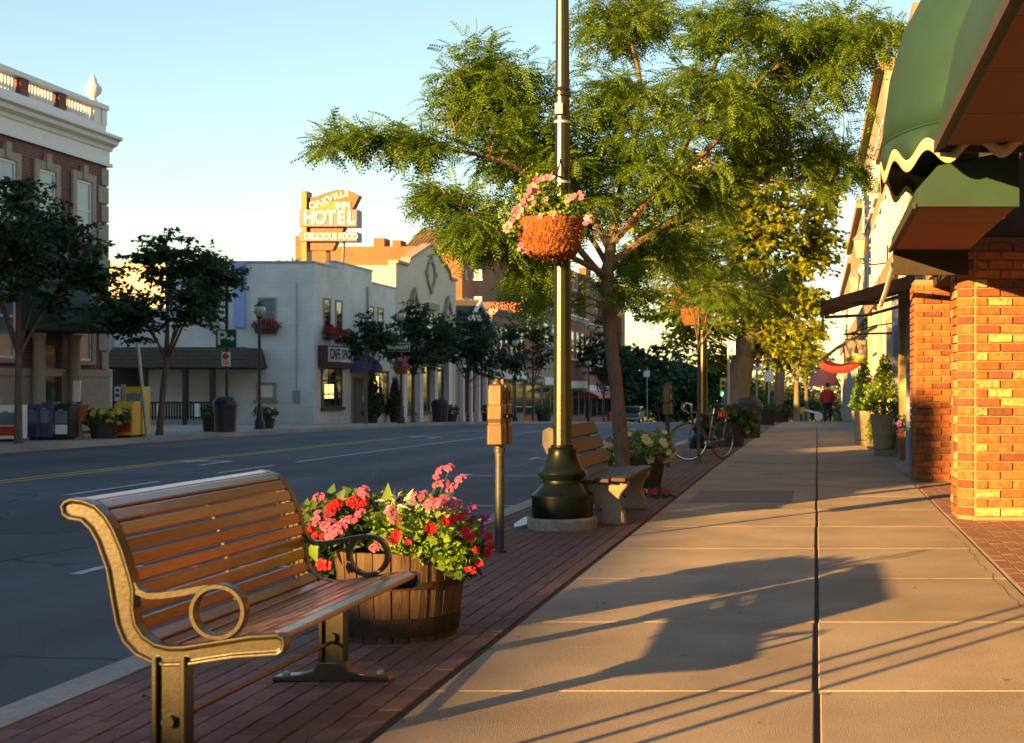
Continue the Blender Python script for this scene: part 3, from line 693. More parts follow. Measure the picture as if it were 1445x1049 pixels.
# ------------------------------------------------------------------ lamp posts with hanging baskets
def lamp(X, Y, label):
    g0 = gz(Y); t = thing('street_lamp', label, 'street lamp', (X, Y, g0), 'tall fluted street lamps on the brick strip')
    mb = MB(); mb.lathe([(.31, -.02), (.315, .085), (.30, .1), (.05, .1)], (X, Y, g0), 16, ph=.1); part('footing', mb, M['cast2'], t, bev=.01)
    mb = MB(); mb.lathe([(.272, .1), (.272, .27), (.278, .275), (.278, .30), (.262, .315), (.235, .34), (.19, .385), (.178, .40), (.182, .425), (.178, .435), (.20, .455), (.218, .49), (.21, .515), (.185, .54), (.155, .59), (.135, .65), (.125, .70), (.128, .715), (.105, .73), (.1, .75)], (X, Y, g0), 16, ph=math.pi/16)
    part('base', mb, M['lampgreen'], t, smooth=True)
    n = 48; mb = MB(); mb.lathe([(.085, .73), (.056, 5.1)], (X, Y, g0), n, flute=lambda j: (1.0, .97, .95, .97)[j % 4]); part('pole', mb, M['lamppole'], t, smooth=True)
    for z in (3.93, 4.95):
        mb = MB(); mb.lathe([(.066, -.04), (.078, -.03), (.078, .0), (.068, .01), (.074, .03), (.064, .045)], (X, Y, g0+z), 20); part('collar', mb, M['lamppole'], t, smooth=True)
    for z in (3.66, 3.12, 2.95): part('strap', MB().lathe([(.0745, -.012), (.0765, -.012), (.0765, .012), (.0745, .012)], (X, Y, g0+z), 20), M['grey'], t)
    mb = MB(); mb.box(X-.05, X+.02, Y-.10, Y-.068, g0+3.72, g0+3.82); part('socket_box', mb, M['grey'], t, bev=.004)
    mb = MB(); mb.lathe([(.06, 5.1), (.09, 5.14), (.13, 5.16), (.13, 5.19), (.06, 5.2)], (X, Y, g0), 16); mb.tube([(X+.06, Y, g0+4.86), (X+.12, Y, g0+4.84), (X+.14, Y, g0+4.88), (X+.10, Y, g0+4.93), (X+.06, Y, g0+4.92)], .006, 5); part('lamp_seat', mb, M['lampgreen'], t, smooth=True)
    mb = MB(); mb.lathe([(.08, 5.2), (.17, 5.28), (.21, 5.42), (.19, 5.56), (.12, 5.66), (.05, 5.7)], (X, Y, g0), 20); part('globe', mb, M['lampglass'], t, smooth=True)
    return t
LX, LY = -2.30, 12.8
lamp(LX, LY, 'nearest tall fluted green street lamp with a hanging basket, beside the concrete bench')
lamp(-2.17, 27.0, 'second street lamp post behind the leaning bicycle')
lamp(-2.2, 62.5, 'distant street lamp post past the thick leaning tree trunk, white signs on it')
def basket(X, Y, z, r, label, px_spots, pole, seed=1, lod=1.):
    t = thing('hanging_basket', label, 'hanging basket', (X, Y, z), 'hanging flower baskets')
    mb = MB(); mb.lathe([(.02, 0), (r*.72, .0), (r*.86, .06), (r*.97, .18), (r*1.02, .31), (r*.98, .345), (r*.8, .34), (.03, .33)], (X, Y, z), 26)
    o = part('coir_liner', mb, M['coco'], t, smooth=True)
    if lod == 1.:
        sb = o.modifiers.new('sub', 'SUBSURF'); sb.levels = sb.render_levels = 3; sb.subdivision_type = 'CATMULL_CLARK'
        tx = bpy.data.textures.new('coir', 'CLOUDS'); tx.noise_scale = .016; tx.noise_depth = 4; dm = o.modifiers.new('disp', 'DISPLACE'); dm.texture = tx; dm.strength = .045
    foliage([((X, Y, z+.20), r*1.0, r*1.0, .215, int(1500*lod))], M['coco'], leaf_template(.07, .0, .12), .05, t, 'coir_fibres', seed+3, shell=.95, droop=.4)
    mb = MB(); mb.tube([(X, Y, z+.5), (pole[0], pole[1], z+1.0)], .008, 6); mb.tube([(pole[0], pole[1], z+.75), (X, Y+.0, z+.74)], .012, 6)
    for k in range(3):
        a = 2*math.pi*k/3+.4; mb.tube([(X+r*math.cos(a), Y+r*math.sin(a), z+.33), (X, Y, z+.74)], .004, 4)
    part('bracket', mb, M['black'], t)
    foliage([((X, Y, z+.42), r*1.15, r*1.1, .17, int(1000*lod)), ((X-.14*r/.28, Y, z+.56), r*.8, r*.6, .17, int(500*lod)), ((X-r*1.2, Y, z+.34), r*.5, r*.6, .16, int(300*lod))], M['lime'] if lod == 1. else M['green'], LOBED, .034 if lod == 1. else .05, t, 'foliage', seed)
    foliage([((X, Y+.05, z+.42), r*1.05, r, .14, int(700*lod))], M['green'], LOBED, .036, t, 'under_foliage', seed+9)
    return t
bk = basket(-2.335, 12.47, 2.41, .275, 'hanging basket of pink flowers in an orange coir liner on the nearest lamp', None, (LX, LY), 4)
pf = [petal_mesh('flower', M['palepink'], .034), petal_mesh('flower', M['pink'], .034)]
for (px, py) in ((757,254),(765,252),(772,250),(778,251),(752,262),(747,268),(755,270),(742,276),(748,279),(738,284),(733,290),(729,297),(736,297),(724,303),(731,305),(744,300),(753,287),(768,290),(766,297),(762,305),(712,320),(718,318),(716,325),(732,352),(738,354),(735,346),(780,302),(783,306),(778,306),(751,312),(800,284),(806,279),(812,276),(818,272),(820,278),(828,308),(831,312),(826,315),(833,306),(743,318),(722,311),(770,281),(741,290)):
    place_flower(rnd.choice(pf), bk, P3(px, py, 12.3+rnd.uniform(-.1, .08)), (rnd.uniform(-.5, .4), -.8, rnd.uniform(0, .5)), rnd.uniform(.6, 1.15))
b2 = basket(-2.28, 26.7, 2.42, .29, 'orange hanging basket half hidden by leaves above the bicycle', None, (-2.17, 27.0), 5, .5)
for k in range(14): place_flower(bpy.data.meshes['petunia'], b2, (-2.28+rnd.uniform(-.4, .4), 26.45, 2.9+rnd.uniform(-.1, .35)), (0, -1, .3), 1.3)

# ------------------------------------------------------------------ concrete-ended bench
b2t = thing('concrete_bench', 'plank bench with cream concrete end supports behind the nearest lamp post', 'bench', (-2.1, 13.9, 0))
sup = [(-1.99, 0), (-1.76, 0), (-1.775, .10), (-1.83, .20), (-1.80, .29), (-1.74, .36), (-1.74, .405), (-2.12, .385), (-2.24, .50), (-2.36, .72), (-2.40, .87), (-2.46, .905), (-2.53, .87), (-2.53, .74), (-2.44, .55), (-2.36, .34), (-2.30, .18), (-2.33, 0), (-2.16, 0), (-2.12, .16), (-2.06, .2), (-1.98, .14)]
for yc in (13.1, 14.75):
    mb = MB(); mb.prism(sup, 'y', yc-.07, yc+.07); part('concrete_support', mb, M['cast'], b2t, bev=.02, seg=3)
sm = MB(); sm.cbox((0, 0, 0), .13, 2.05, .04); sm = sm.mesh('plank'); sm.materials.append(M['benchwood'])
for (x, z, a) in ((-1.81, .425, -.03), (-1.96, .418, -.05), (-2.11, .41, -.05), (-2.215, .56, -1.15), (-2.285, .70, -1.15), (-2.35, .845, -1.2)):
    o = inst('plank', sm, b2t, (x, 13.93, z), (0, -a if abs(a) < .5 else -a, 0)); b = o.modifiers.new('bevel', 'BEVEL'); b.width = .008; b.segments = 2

# ------------------------------------------------------------------ other planters on this side
def tub(X, Y, r, h, label, fl, seed, blobs, ncol=40, m=None, name='flower_tub', group=None, leafm='green', lsize=.05, tmpl=None, z0=None):
    g0 = gz(Y) if z0 is None else z0
    t = thing(name, label, 'planter', (X, Y, g0), group)
    mb = MB(); mb.lathe([(r*.82, 0), (r*.9, h*.4), (r, h*.9), (r*1.04, h*.92), (r*1.04, h), (r*.93, h), (r*.9, h*.9)], (X, Y, g0), 28, flute=lambda j: 1.0 if j % 2 else .965); part('tub', mb, m or M['darkwood'], t, bev=0)
    mb = MB(); mb.lathe([(.01, h*.9), (r*.92, h*.88), (r*.92, h*.8)], (X, Y, g0), 16); part('soil', mb, M['soil'], t)
    foliage([((X+a, Y+b, g0+h+c), rx, ry, rz, n) for (a, b, c, rx, ry, rz, n) in blobs], M[leafm], tmpl or LOBED, lsize, t, 'foliage', seed)
    rg = random.Random(seed)
    for me, n, s in fl:
        for k in range(n):
            a, b, c, rx, ry, rz, _ = rg.choice(blobs); u = rdir(rg, .5)
            if u.y > .3: u.y = -u.y
            p = Vector((X+a+u.x*rx*1.02, Y+b+u.y*ry*1.02, g0+h+c+u.z*rz*1.02)); place_flower(me, t, p, (u.x, u.y-.3, u.z+.1), s*rg.uniform(.7, 1.2))
    return t
creamp = petal_mesh('flower', M['cream'], .05); yelp = petal_mesh('flower', M['flyellow'], .05); purp = petal_mesh('flower', M['purple'], .04); pinkp = petal_mesh('flower', M['pink'], .05); redbig = petal_mesh('flower', M['red'], .055)
tub(-2.27, 17.9, .36, .42, 'dark tub of cream and white petunias beside the concrete bench', ((creamp, 46, 1.1), (purp, 12, .9)), 21, [(-.05, -.1, .06, .38, .34, .25, 900), (.3, -.1, .1, .2, .25, .22, 350), (-.35, -.15, -.05, .16, .2, .22, 300)], leafm='lime')
tub(-1.9, 30.5, .38, .5, 'planter of broad pale leaves beside the bicycle, under the thick trunk', ((creamp, 6, 1.),), 22, [(0, 0, .12, .6, .4, .24, 500), (.35, 0, -.05, .25, .3, .2, 160)], tmpl=LOBED, lsize=.13, leafm='far_leaf')
tub(-2.05, 57, .4, .5, 'small leafy planter at the foot of the distant lamp post', (), 23, [(0, 0, .12, .55, .4, .24, 300)], lsize=.12)
tub(-1.75, 70, .4, .5, 'far leafy planter beyond the distant lamp post', (), 24, [(0, 0, .12, .55, .4, .24, 300)], lsize=.12)
pb = thing('ground_flowers', 'small patch of white and red flowers at the tree foot', 'flowers', (-1.95, 16.3, 0))
foliage([((-1.95, 16.3, .02), .3, .25, .08, 260)], M['green'], LOBED, .05, pb, 'foliage', 30)
for k in range(10): place_flower(rnd.choice((creamp, redbig)), pb, (-1.95+rnd.uniform(-.28, .28), 16.15+rnd.uniform(-.15, .1), .09), (0, -.7, .7), .7)

# ------------------------------------------------------------------ bicycle leaning on the second lamp
fw = Vector((wx(971.5, 24.2), 24.2, gz(24.2))); bd = Vector((.53, .85, 0)).normalized(); rw = fw+bd*1.0; WR = .335
bike = thing('bicycle', 'dark blue bicycle with its front wheel turned, leaning by the sapling', 'bicycle', tuple(fw))
def wheel(c, ax):
    c = Vector(c)+Vector((0, 0, WR)); ax = Vector(ax).normalized(); n = 40
    w_ = MB(); w_.tube([c+(ax*math.cos(2*math.pi*j/n)+Vector((0, 0, 1))*math.sin(2*math.pi*j/n))*(WR-.016) for j in range(n+1)], .016, 8, cap=False); ty = part('tyre', w_, M['rubber'], bike, smooth=True)
    w_ = MB(); w_.tube([c+(ax*math.cos(2*math.pi*j/n)+Vector((0, 0, 1))*math.sin(2*math.pi*j/n))*(WR-.034) for j in range(n+1)], .008, 6, cap=False); part('rim', w_, M['chrome'], ty, smooth=True)
    w_ = MB(); nn = ax.cross(Vector((0, 0, 1)))
    for j in range(24): a = 2*math.pi*j/24; w_.tube([c+nn*(.025 if j % 2 else -.025), c+(ax*math.cos(a)+Vector((0, 0, 1))*math.sin(a))*(WR-.036)], .0014, 3)
    w_.tube([c-nn*.05, c+nn*.05], .018, 8); part('spokes', w_, M['grey'], ty)
wheel(fw, (1, .12, 0)); wheel(rw, bd)
Zv = Vector((0, 0, 1)); hub_f, hub_r = fw+Zv*WR, rw+Zv*WR
bb_ = fw+bd*.58+Zv*.28; st = fw+bd*.72+Zv*.78; hd0 = fw+bd*.12+Zv*.66; hd1 = fw+bd*.09+Zv*.83
mb = MB()
for a, b, r in ((hd0, bb_, .018), (hd1, st, .015), (bb_, st, .016), (hd0, hd1, .02)): mb.tube([a, b], r, 8)
for s in (-1, 1):
    nn = bd.cross(Zv)*.05*s
    mb.tube([hub_r+nn, bb_+nn*.5], .008, 6); mb.tube([hub_r+nn, st], .008, 6); mb.tube([hub_f+Vector((0, .05*s, 0)), hd0], .009, 6)
part('frame', mb, M['bikeframe'], bike, smooth=True)
mb = MB(); mb.tube([hd1, hd1+Zv*.14], .013, 8); hb = hd1+Zv*.14; mb.tube([hb+Vector((-.02, -.22, .0)), hb+Vector((-.12, -.22, .02)), hb+Vector((-.16, -.2, -.06)), hb+Vector((-.1, -.2, -.13))], .012, 6); mb.tube([hb+Vector((-.02, -.22, 0)), hb+Vector((0, 0, .0)), hb+Vector((-.02, .22, .0)), hb+Vector((-.12, .22, .02)), hb+Vector((-.16, .2, -.06)), hb+Vector((-.1, .2, -.13))], .012, 6); part('handlebar', mb, M['chrome'], bike, smooth=True)
mb = MB(); mb.tube([st, st+Zv*.14+bd*.03], .012, 8); part('seat_post', mb, M['chrome'], bike)
mb = MB(); s0 = st+Zv*.17+bd*.05; nn = bd.cross(Zv); 
mb.v = [tuple(p) for p in (s0-bd*.14+nn*.015, s0-bd*.14-nn*.015, s0+bd*.02+nn*.03, s0+bd*.02-nn*.03, s0+bd*.13+nn*.075, s0+bd*.13-nn*.075)]; mb.v += [(a, b, c-.05) for a, b, c in mb.v]
mb.f = [(0, 1, 3, 2), (2, 3, 5, 4), (6, 8, 9, 7), (8, 10, 11, 9), (0, 2, 8, 6), (2, 4, 10, 8), (4, 5, 11, 10), (5, 3, 9, 11), (3, 1, 7, 9), (1, 0, 6, 7)]; part('saddle', mb, M['black'], bike, bev=.012)
mb = MB(); mb.tube([bb_-bd.cross(Zv)*.06, bb_+bd.cross(Zv)*.06], .05, 14); mb.tube([bb_+bd.cross(Zv)*.07, bb_+bd.cross(Zv)*.07-Zv*.16+bd*.03], .008, 5); mb.tube([bb_-bd.cross(Zv)*.07, bb_-bd.cross(Zv)*.07+Zv*.16-bd*.03], .008, 5); part('crank', mb, M['chrome'], bike)
mb = MB(); q = rw+Zv*.72; mb.tube([q-bd*.18, q+bd*.16], .008, 5); mb.tube([q+bd*.1, hub_r], .006, 5); part('rack', mb, M['grey'], bike)
mb = MB(); mb.cbox(tuple(q+Zv*.06), .14, .2, .1); bag = part('rack_bag', mb, M['redbox'], bike, bev=.02); bag['label'] = 'red bag strapped on the rear rack'
# litter bin beside the thick tree
def bin_(X, Y, r, h, label, g0=None, dome=True):
    g0 = gz(Y) if g0 is None else g0
    t = thing('litter_bin', label, 'bin', (X, Y, g0), 'dark street litter bins')
    mb = MB(); mb.lathe([(r*.88, 0), (r*.9, .02), (r, h*.72), (r*.96, h*.73)], (X, Y, g0), 24, flute=lambda j: 1.0 if j % 2 else .97); part('body', mb, M['bin'], t)
    mb = MB(); mb.lathe([(r*1.07, h*.7), (r*1.09, h*.74), (r*1.0, h*.88), (r*.75, h*.97), (r*.3, h), (.01, h)], (X, Y, g0), 24); l = part('lid', mb, M['bin'], t, smooth=True)
    mb = MB(); mb.box(X-.15*r/.3, X+.15*r/.3, Y-r*1.12, Y-r*.8, g0+h*.78, g0+h*.86); part('opening', mb, M['black'], l)
    return t
bin_(-1.75, 36.5, .32, 1.05, 'dark litter bin beside the thick leaning tree trunk')
# ------------------------------------------------------------------ trees
def bez(a, c, b, n): return [a*(1-t)**2+c*2*t*(1-t)+b*t*t for t in [i/n for i in range(n+1)]]
def tree(name, label, base, limbs, blobs, leafm, tmpl, size, barkm, per=10, seed=1, group=None, sprig=.3, twr=.012, droop=.25, spread=1., cat='tree', dens=1.):
    """limbs: lists of (point, radius); blobs: (center, rx, ry, rz, tips). Twigs reach from the limbs to tips spread through the blobs and carry the leaves."""
    rg = random.Random(seed); t = thing(name, label, cat, base, group)
    mb = MB(); nodes = []
    for li in limbs:
        pts = [Vector(p) for p, r in li]; rr = [r for p, r in li]; P, Rr = [], []
        for i in range(len(pts)-1):                       # smooth the limb
            p0, p1, p2, p3 = pts[max(0, i-1)], pts[i], pts[i+1], pts[min(len(pts)-1, i+2)]
            for s in range(4):
                u = s/4; P.append(.5*((2*p1)+(p2-p0)*u+(2*p0-5*p1+4*p2-p3)*u*u+(3*p1-p0-3*p2+p3)*u**3)); Rr.append(rr[i]*(1-u)+rr[i+1]*u)
        P.append(pts[-1]); Rr.append(rr[-1])
        mb.tube(P, Rr, 10 if Rr[0] > .06 else 6)
        for p, r in zip(P, Rr):
            if r < .8*limbs[0][0][1] or li is not limbs[0]: nodes.append(p)
    nodes.append(Vector(limbs[0][-1][0]))
    part('trunk', mb, barkm, t, smooth=True)
    NP = np.array([tuple(p) for p in nodes]); tw = MB(); pos, ds, ups, sz = [], [], [], []
    def put(p, d_, s):
        pos.append(tuple(p)); ds.append(tuple(d_)); ups.append((rg.gauss(0, .45), rg.gauss(0, .45), 1.)); sz.append(s)
    for (c, rx, ry, rz, n) in blobs:
        c = Vector(c)
        for k in range(int(n*dens)):
            u = rdir(rg, 0)*(rg.random()**.45); tip = c+Vector((u.x*rx, u.y*ry, u.z*rz))
            tv = np.array(tuple(tip)); d_ = np.linalg.norm(NP-tv, axis=1)+1.2*np.maximum(0, NP[:, 2]-tv[2]); a = nodes[int(np.argmin(d_*np.random.RandomState(k).uniform(.9, 1.1, len(d_))))]
            Ln = (tip-a).length
            if Ln < .05: continue
            ctl = a.lerp(tip, .5)+Vector((rg.gauss(0, .1), rg.gauss(0, .1), .18))*Ln
            cv = bez(a, ctl, tip, 6); r0 = min(twr*1.6, twr*.5+.005*Ln); tw.tube(cv, [r0*(1-.8*i/6) for i in range(7)], 4, cap=False)
            st_ = max(0., 1-(sprig*3.2)/max(Ln, .01))
            for i in range(per):
                s = st_+(1-st_)*(i+.5)/per; j = min(5, int(s*6)); p = cv[j].lerp(cv[j+1], s*6-j); tg = (cv[j+1]-cv[j]).normalized()
                side = Vector((tg.y, -tg.x, 0)); side = side.normalized() if side.length > .01 else Vector((1, 0, 0))
                dd = (tg*rg.uniform(.2, .9)+side*rg.choice((-1, 1))*rg.uniform(.3, 1.)*spread+Vector((0, 0, rg.uniform(-droop-.3, .45-droop)))).normalized()
                q = p+dd*sprig*rg.uniform(.2, 1.); 
                put(p+dd*.02, dd, size*rg.uniform(.7, 1.25)); put(q, (dd+Vector((rg.gauss(0, .5), rg.gauss(0, .5), rg.gauss(0, .4)-.15))).normalized(), size*rg.uniform(.7, 1.2))
                put(q, (dd+Vector((rg.gauss(0, .7), rg.gauss(0, .7), rg.gauss(0, .4)-.2))).normalized(), size*rg.uniform(.7, 1.2))
            put(tip, (tip-cv[5]).normalized(), size)
    part('twigs', tw, M['twig'], t, smooth=False, kind='stuff')
    V, Q = scatter(tmpl[0], tmpl[1], np.array(pos), np.array(ds), np.array(ups), sz)
    link('crown', fastmesh('crown', V-np.array(ORG[t.name]), Q), leafm, t, kind='stuff'); return t
def L3(pts): return [(P3(px, py, Y), r) for (px, py, Y, r) in pts]
def B3(bl): return [(P3(px, py, Y), rx*Y/F, rY, ry*Y/F, n) for (px, py, Y, rx, ry, rY, n) in bl]
tree('honey_locust', 'honey locust spreading feathery branches over the brick strip, nearest the lamp', (wx(880, 16.6), 16.6, 0),
     L3([(881, 705, 16.6, .115), (878, 640, 16.6, .085), (871, 560, 16.6, .08), (862, 480, 16.6, .078), (857, 400, 16.6, .075), (862, 350, 16.6, .065)]) and [
     L3([(881, 701, 16.6, .125), (878, 650, 16.6, .088), (871, 560, 16.6, .08), (862, 480, 16.6, .078), (857, 400, 16.6, .075), (862, 345, 16.6, .062)]),
     L3([(858, 400, 16.6, .05), (800, 330, 16.3, .042), (745, 250, 15.9, .034), (690, 222, 15.6, .026), (600, 207, 15.4, .018), (520, 200, 15.3, .012), (475, 210, 15.2, .006)]),
     L3([(860, 350, 16.6, .05), (800, 250, 16.5, .04), (735, 180, 16.3, .03), (680, 125, 16.2, .018), (640, 90, 16.1, .008)]),
     L3([(862, 345, 16.6, .055), (880, 250, 16.7, .045), (905, 150, 16.8, .034), (890, 60, 16.9, .02), (850, 5, 16.9, .012)]),
     L3([(862, 345, 16.6, .055), (930, 265, 16.5, .045), (985, 170, 16.3, .036), (1010, 90, 16.2, .024), (1060, 10, 16.1, .012)]),
     L3([(930, 265, 16.5, .04), (1010, 200, 16.2, .034), (1080, 105, 16., .026), (1160, 75, 15.8, .016), (1255, 45, 15.6, .007)]),
     L3([(860, 372, 16.6, .045), (950, 310, 16.9, .036), (1050, 262, 17.1, .026), (1120, 255, 17.2, .014), (1200, 230, 17.3, .007)]),
     L3([(858, 390, 16.6, .04), (780, 350, 15.6, .03), (700, 320, 15., .02), (640, 290, 14.8, .008)]),
     L3([(860, 380, 16.6, .04), (830, 330, 17.6, .03), (780, 270, 18.3, .02), (720, 200, 18.8, .008)]),
     L3([(862, 370, 16.6, .04), (920, 330, 17.7, .03), (990, 300, 18.5, .02), (1050, 220, 19., .008)])],
     B3([(505, 200, 15.3, 50, 22, .35, 13), (590, 205, 15.4, 55, 18, .4, 12), (630, 270, 15, 40, 35, .5, 13), (690, 110, 16.2, 80, 50, .8, 34), (640, 150, 16, 50, 35, .6, 14), (740, 190, 16.3, 90, 60, 1., 34),
         (830, 160, 16.8, 80, 80, 1.2, 36), (880, 250, 16.6, 120, 70, 1.4, 44), (850, 40, 16.9, 50, 45, .8, 16), (920, 20, 16.9, 60, 40, .8, 16), (1050, 40, 16.2, 90, 50, .9, 30), (1160, 50, 15.8, 90, 45, .8, 34), (1240, 55, 15.6, 45, 30, .5, 12), (1190, 130, 16, 60, 40, .6, 14),
         (1000, 150, 16.3, 110, 60, 1.2, 46), (1080, 130, 17, 90, 45, 1.2, 22), (1090, 190, 16.8, 90, 50, 1., 22), (1180, 240, 17.2, 55, 40, .6, 14), (980, 250, 17, 90, 50, 1.4, 22), (690, 330, 15.1, 60, 45, .6, 26), (740, 400, 15.6, 50, 45, .5, 16), (770, 290, 17.5, 90, 60, 1., 30), (890, 390, 17.2, 50, 50, 1., 12), (930, 350, 18, 60, 40, .9, 8), (720, 230, 18.3, 70, 50, .8, 16)]),
     M['locust'], FROND, .2, M['bark'], per=12, seed=11, sprig=.26, dens=1.25)
def simple_tree(name, label, X, Y, h0, zs, R_, n, leafm, seed, tr=.09, lean=0., tmpl=LOBED, size=.14, barkm=None, group=None, flat=.8, per=8, g0=None, sub=5, ry=None, dens=1.):
    """trunk up to h0, limbs fanning into a crown between zs"""
    g0 = gz(Y) if g0 is None else g0; rg = random.Random(seed); ry = ry or R_
    top = Vector((X+lean, Y, g0+h0)); limbs = [[((X, Y, g0-.05), tr*1.35), ((X+lean*.1, Y, g0+.35), tr), ((X+lean*.5, Y, g0+h0*.55), tr*.9), (tuple(top), tr*.8), ((X+lean*1.1, Y, g0+(h0+zs[1])/2), tr*.4), ((X+lean, Y, g0+zs[1]*.93), tr*.12)]]
    zc = (zs[0]+zs[1])/2; bl = []
    for k in range(sub):
        a = 2*math.pi*(k+rg.random()*.6)/sub; rr = R_*rg.uniform(.55, .85); zz = rg.uniform(zs[0]+.25*(zs[1]-zs[0]), zs[0]+.75*(zs[1]-zs[0]))
        e = Vector((X+lean+rr*math.cos(a), Y+rr*ry/R_*math.sin(a), g0+zz)); m = top.lerp(e, .5)+Vector((0, 0, .12*R_))
        limbs.append([(tuple(top-Vector((0, 0, rg.uniform(0, .15)*h0))), tr*.5), (tuple(m), tr*.33), (tuple(e), tr*.08)])
        bl.append((tuple(e), R_*rg.uniform(.38, .55), ry*rg.uniform(.38, .55), (zs[1]-zs[0])*rg.uniform(.2, .3), int(n/(sub+2))))
    bl.append(((X+lean, Y, g0+zs[0]+.75*(zs[1]-zs[0])), R_*.55, ry*.55, (zs[1]-zs[0])*.25, int(n/(sub+2))))
    bl.append(((X+lean, Y, g0+zc), R_*.8, ry*.8, (zs[1]-zs[0])*.36, int(1.4*n/(sub+2))))
    return tree(name, label, (X, Y, g0), limbs, bl, leafm, tmpl, size, barkm or M['bark'], per=per, seed=seed, group=group, sprig=size*1.7, twr=.016, dens=dens)
G1 = 'trees along the brick strip'
simple_tree('sapling', 'thin staked sapling with orange-lit stem beside the bicycle', wx(986, 23.4), 23.4, 2.2, (1.95, 4.4), 1.7, 170, M['locust'], 41, tr=.032, tmpl=FROND, size=.2, group=G1, flat=.6, per=7)
tree('maple_tree', 'thick pale leaning trunk and sunlit yellow-green crown behind the sapling', (wx(1035, 42), 42, gz(42)),
     [L3([(1030, 613, 42, .62), (1034, 590, 42, .44), (1042, 540, 42, .37), (1052, 490, 42, .33), (1060, 445, 42, .30), (1062, 380, 42, .2), (1060, 300, 42, .1), (1055, 220, 42, .03)]),
      L3([(1060, 450, 42, .2), (1010, 400, 41.5, .13), (960, 350, 41, .08), (920, 330, 40.6, .03)]), L3([(1060, 450, 42, .2), (1110, 400, 42, .13), (1150, 340, 42.4, .08), (1170, 280, 42.5, .03)]),
      L3([(1061, 420, 42, .17), (1030, 330, 40.5, .1), (1000, 260, 39.5, .03)]), L3([(1061, 420, 42, .17), (1090, 320, 43.5, .1), (1120, 230, 44.5, .03)])],
     B3([(1000, 260, 41, 80, 55, 1.6, 40), (1100, 240, 42, 70, 50, 1.6, 40), (1060, 180, 42, 60, 40, 1.4, 24), (950, 350, 41, 70, 55, 1.4, 40), (1150, 330, 42, 55, 65, 1.4, 46), (1050, 330, 40.5, 100, 70, 1.6, 56), (1000, 420, 41, 75, 45, 1.4, 36), (1110, 420, 41.5, 65, 55, 1.4, 46), (1150, 440, 41, 30, 40, .8, 16), (940, 440, 40.5, 50, 35, 1., 16), (1020, 300, 40, 110, 90, 1., 50), (1100, 330, 40.5, 80, 80, 1., 50), (1175, 260, 42, 25, 40, .8, 10), (1125, 490, 42, 40, 30, 1., 22), (1075, 480, 43, 40, 25, 1., 12), (965, 470, 41, 45, 25, 1., 14), (1000, 505, 43, 35, 18, .8, 8)]),
     M['maple'], LOBED, .17, M['bark2'], per=13, dens=1.5, seed=12, sprig=.34, twr=.022, group=G1)
simple_tree('street_tree', 'upright tree with a grey trunk beside the distant lamp post', wx(1097, 76), 76, 3.4, (2.9, 9.), 2.6, 150, M['maple'], 43, tr=.3, tmpl=LOBED, size=.24, barkm=M['bark2'], group=G1, lean=.2)
simple_tree('street_tree', 'smaller sunlit tree far down the right pavement', wx(1124, 98), 98, 3.2, (2.6, 8.), 2.2, 90, M['maple'], 44, tr=.22, size=.28, barkm=M['bark2'], group=G1)
simple_tree('street_tree', 'farthest tree at the end of the right pavement', wx(1138, 125), 125, 3.2, (2.6, 8.), 2.6, 80, M['far_leaf'], 45, tr=.2, size=.34, group=G1)
G2 = 'street trees on the far pavement'
def far_tree(px, label, X, zs, R_, n, seed, size=.15, h0=2.3, tmpl=LOBED, sub=5, lean=0., m='street_leaf'):
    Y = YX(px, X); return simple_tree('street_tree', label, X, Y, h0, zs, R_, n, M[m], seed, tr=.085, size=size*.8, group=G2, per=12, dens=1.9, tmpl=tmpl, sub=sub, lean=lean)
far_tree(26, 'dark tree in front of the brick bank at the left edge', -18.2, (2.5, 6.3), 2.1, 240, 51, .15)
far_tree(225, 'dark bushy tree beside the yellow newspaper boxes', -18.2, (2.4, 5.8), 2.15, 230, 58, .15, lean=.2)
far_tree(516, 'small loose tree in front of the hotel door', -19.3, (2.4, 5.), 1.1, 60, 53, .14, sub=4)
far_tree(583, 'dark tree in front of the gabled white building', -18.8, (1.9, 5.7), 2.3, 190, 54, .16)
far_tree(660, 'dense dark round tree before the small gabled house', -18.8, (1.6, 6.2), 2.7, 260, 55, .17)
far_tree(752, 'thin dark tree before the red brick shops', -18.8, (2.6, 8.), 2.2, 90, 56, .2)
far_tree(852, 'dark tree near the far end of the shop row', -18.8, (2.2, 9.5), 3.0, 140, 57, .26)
G3 = 'trees closing the end of the street'
for i, (px, Y, zt, r, lab, m) in enumerate(((893, 150, 8.5, 5., 'dark tree left of the street end', 'street_leaf'), (930, 160, 9., 5.5, 'dark tree in the middle of the street end', 'street_leaf'), (968, 165, 7.5, 5., 'dark tree right of the street end behind the far parking meter', 'street_leaf'),
        (1003, 190, 10., 6., 'paler tree behind the bicycle at the street end', 'far_leaf'), (950, 200, 12, 7., 'tall pale tree rising behind the dark trees', 'far_leaf'), (1040, 215, 8.5, 7, 'pale tree low behind the thick trunk', 'far_leaf'), (1085, 230, 9., 7., 'pale tree beyond the distant lamp post', 'far_leaf'), (1125, 240, 8., 7., 'pale tree at the end of the pavement', 'far_leaf'), (860, 170, 10, 5, 'dark tree behind the locust trunk', 'street_leaf'))):
    simple_tree('far_tree', lab, wx(px, Y), Y, 1.6, (-.6, zt), r, 130, M[m], 70+i, tr=.25, size=.5, group=G3, per=9, dens=1.4)
simple_tree('rear_tree', 'green tree top peeping over the hotel roof by the sign', wx(425, 85), 85, 6.5, (7., 10.), 2., 60, M['far_leaf'], 61, tr=.15, size=.25)

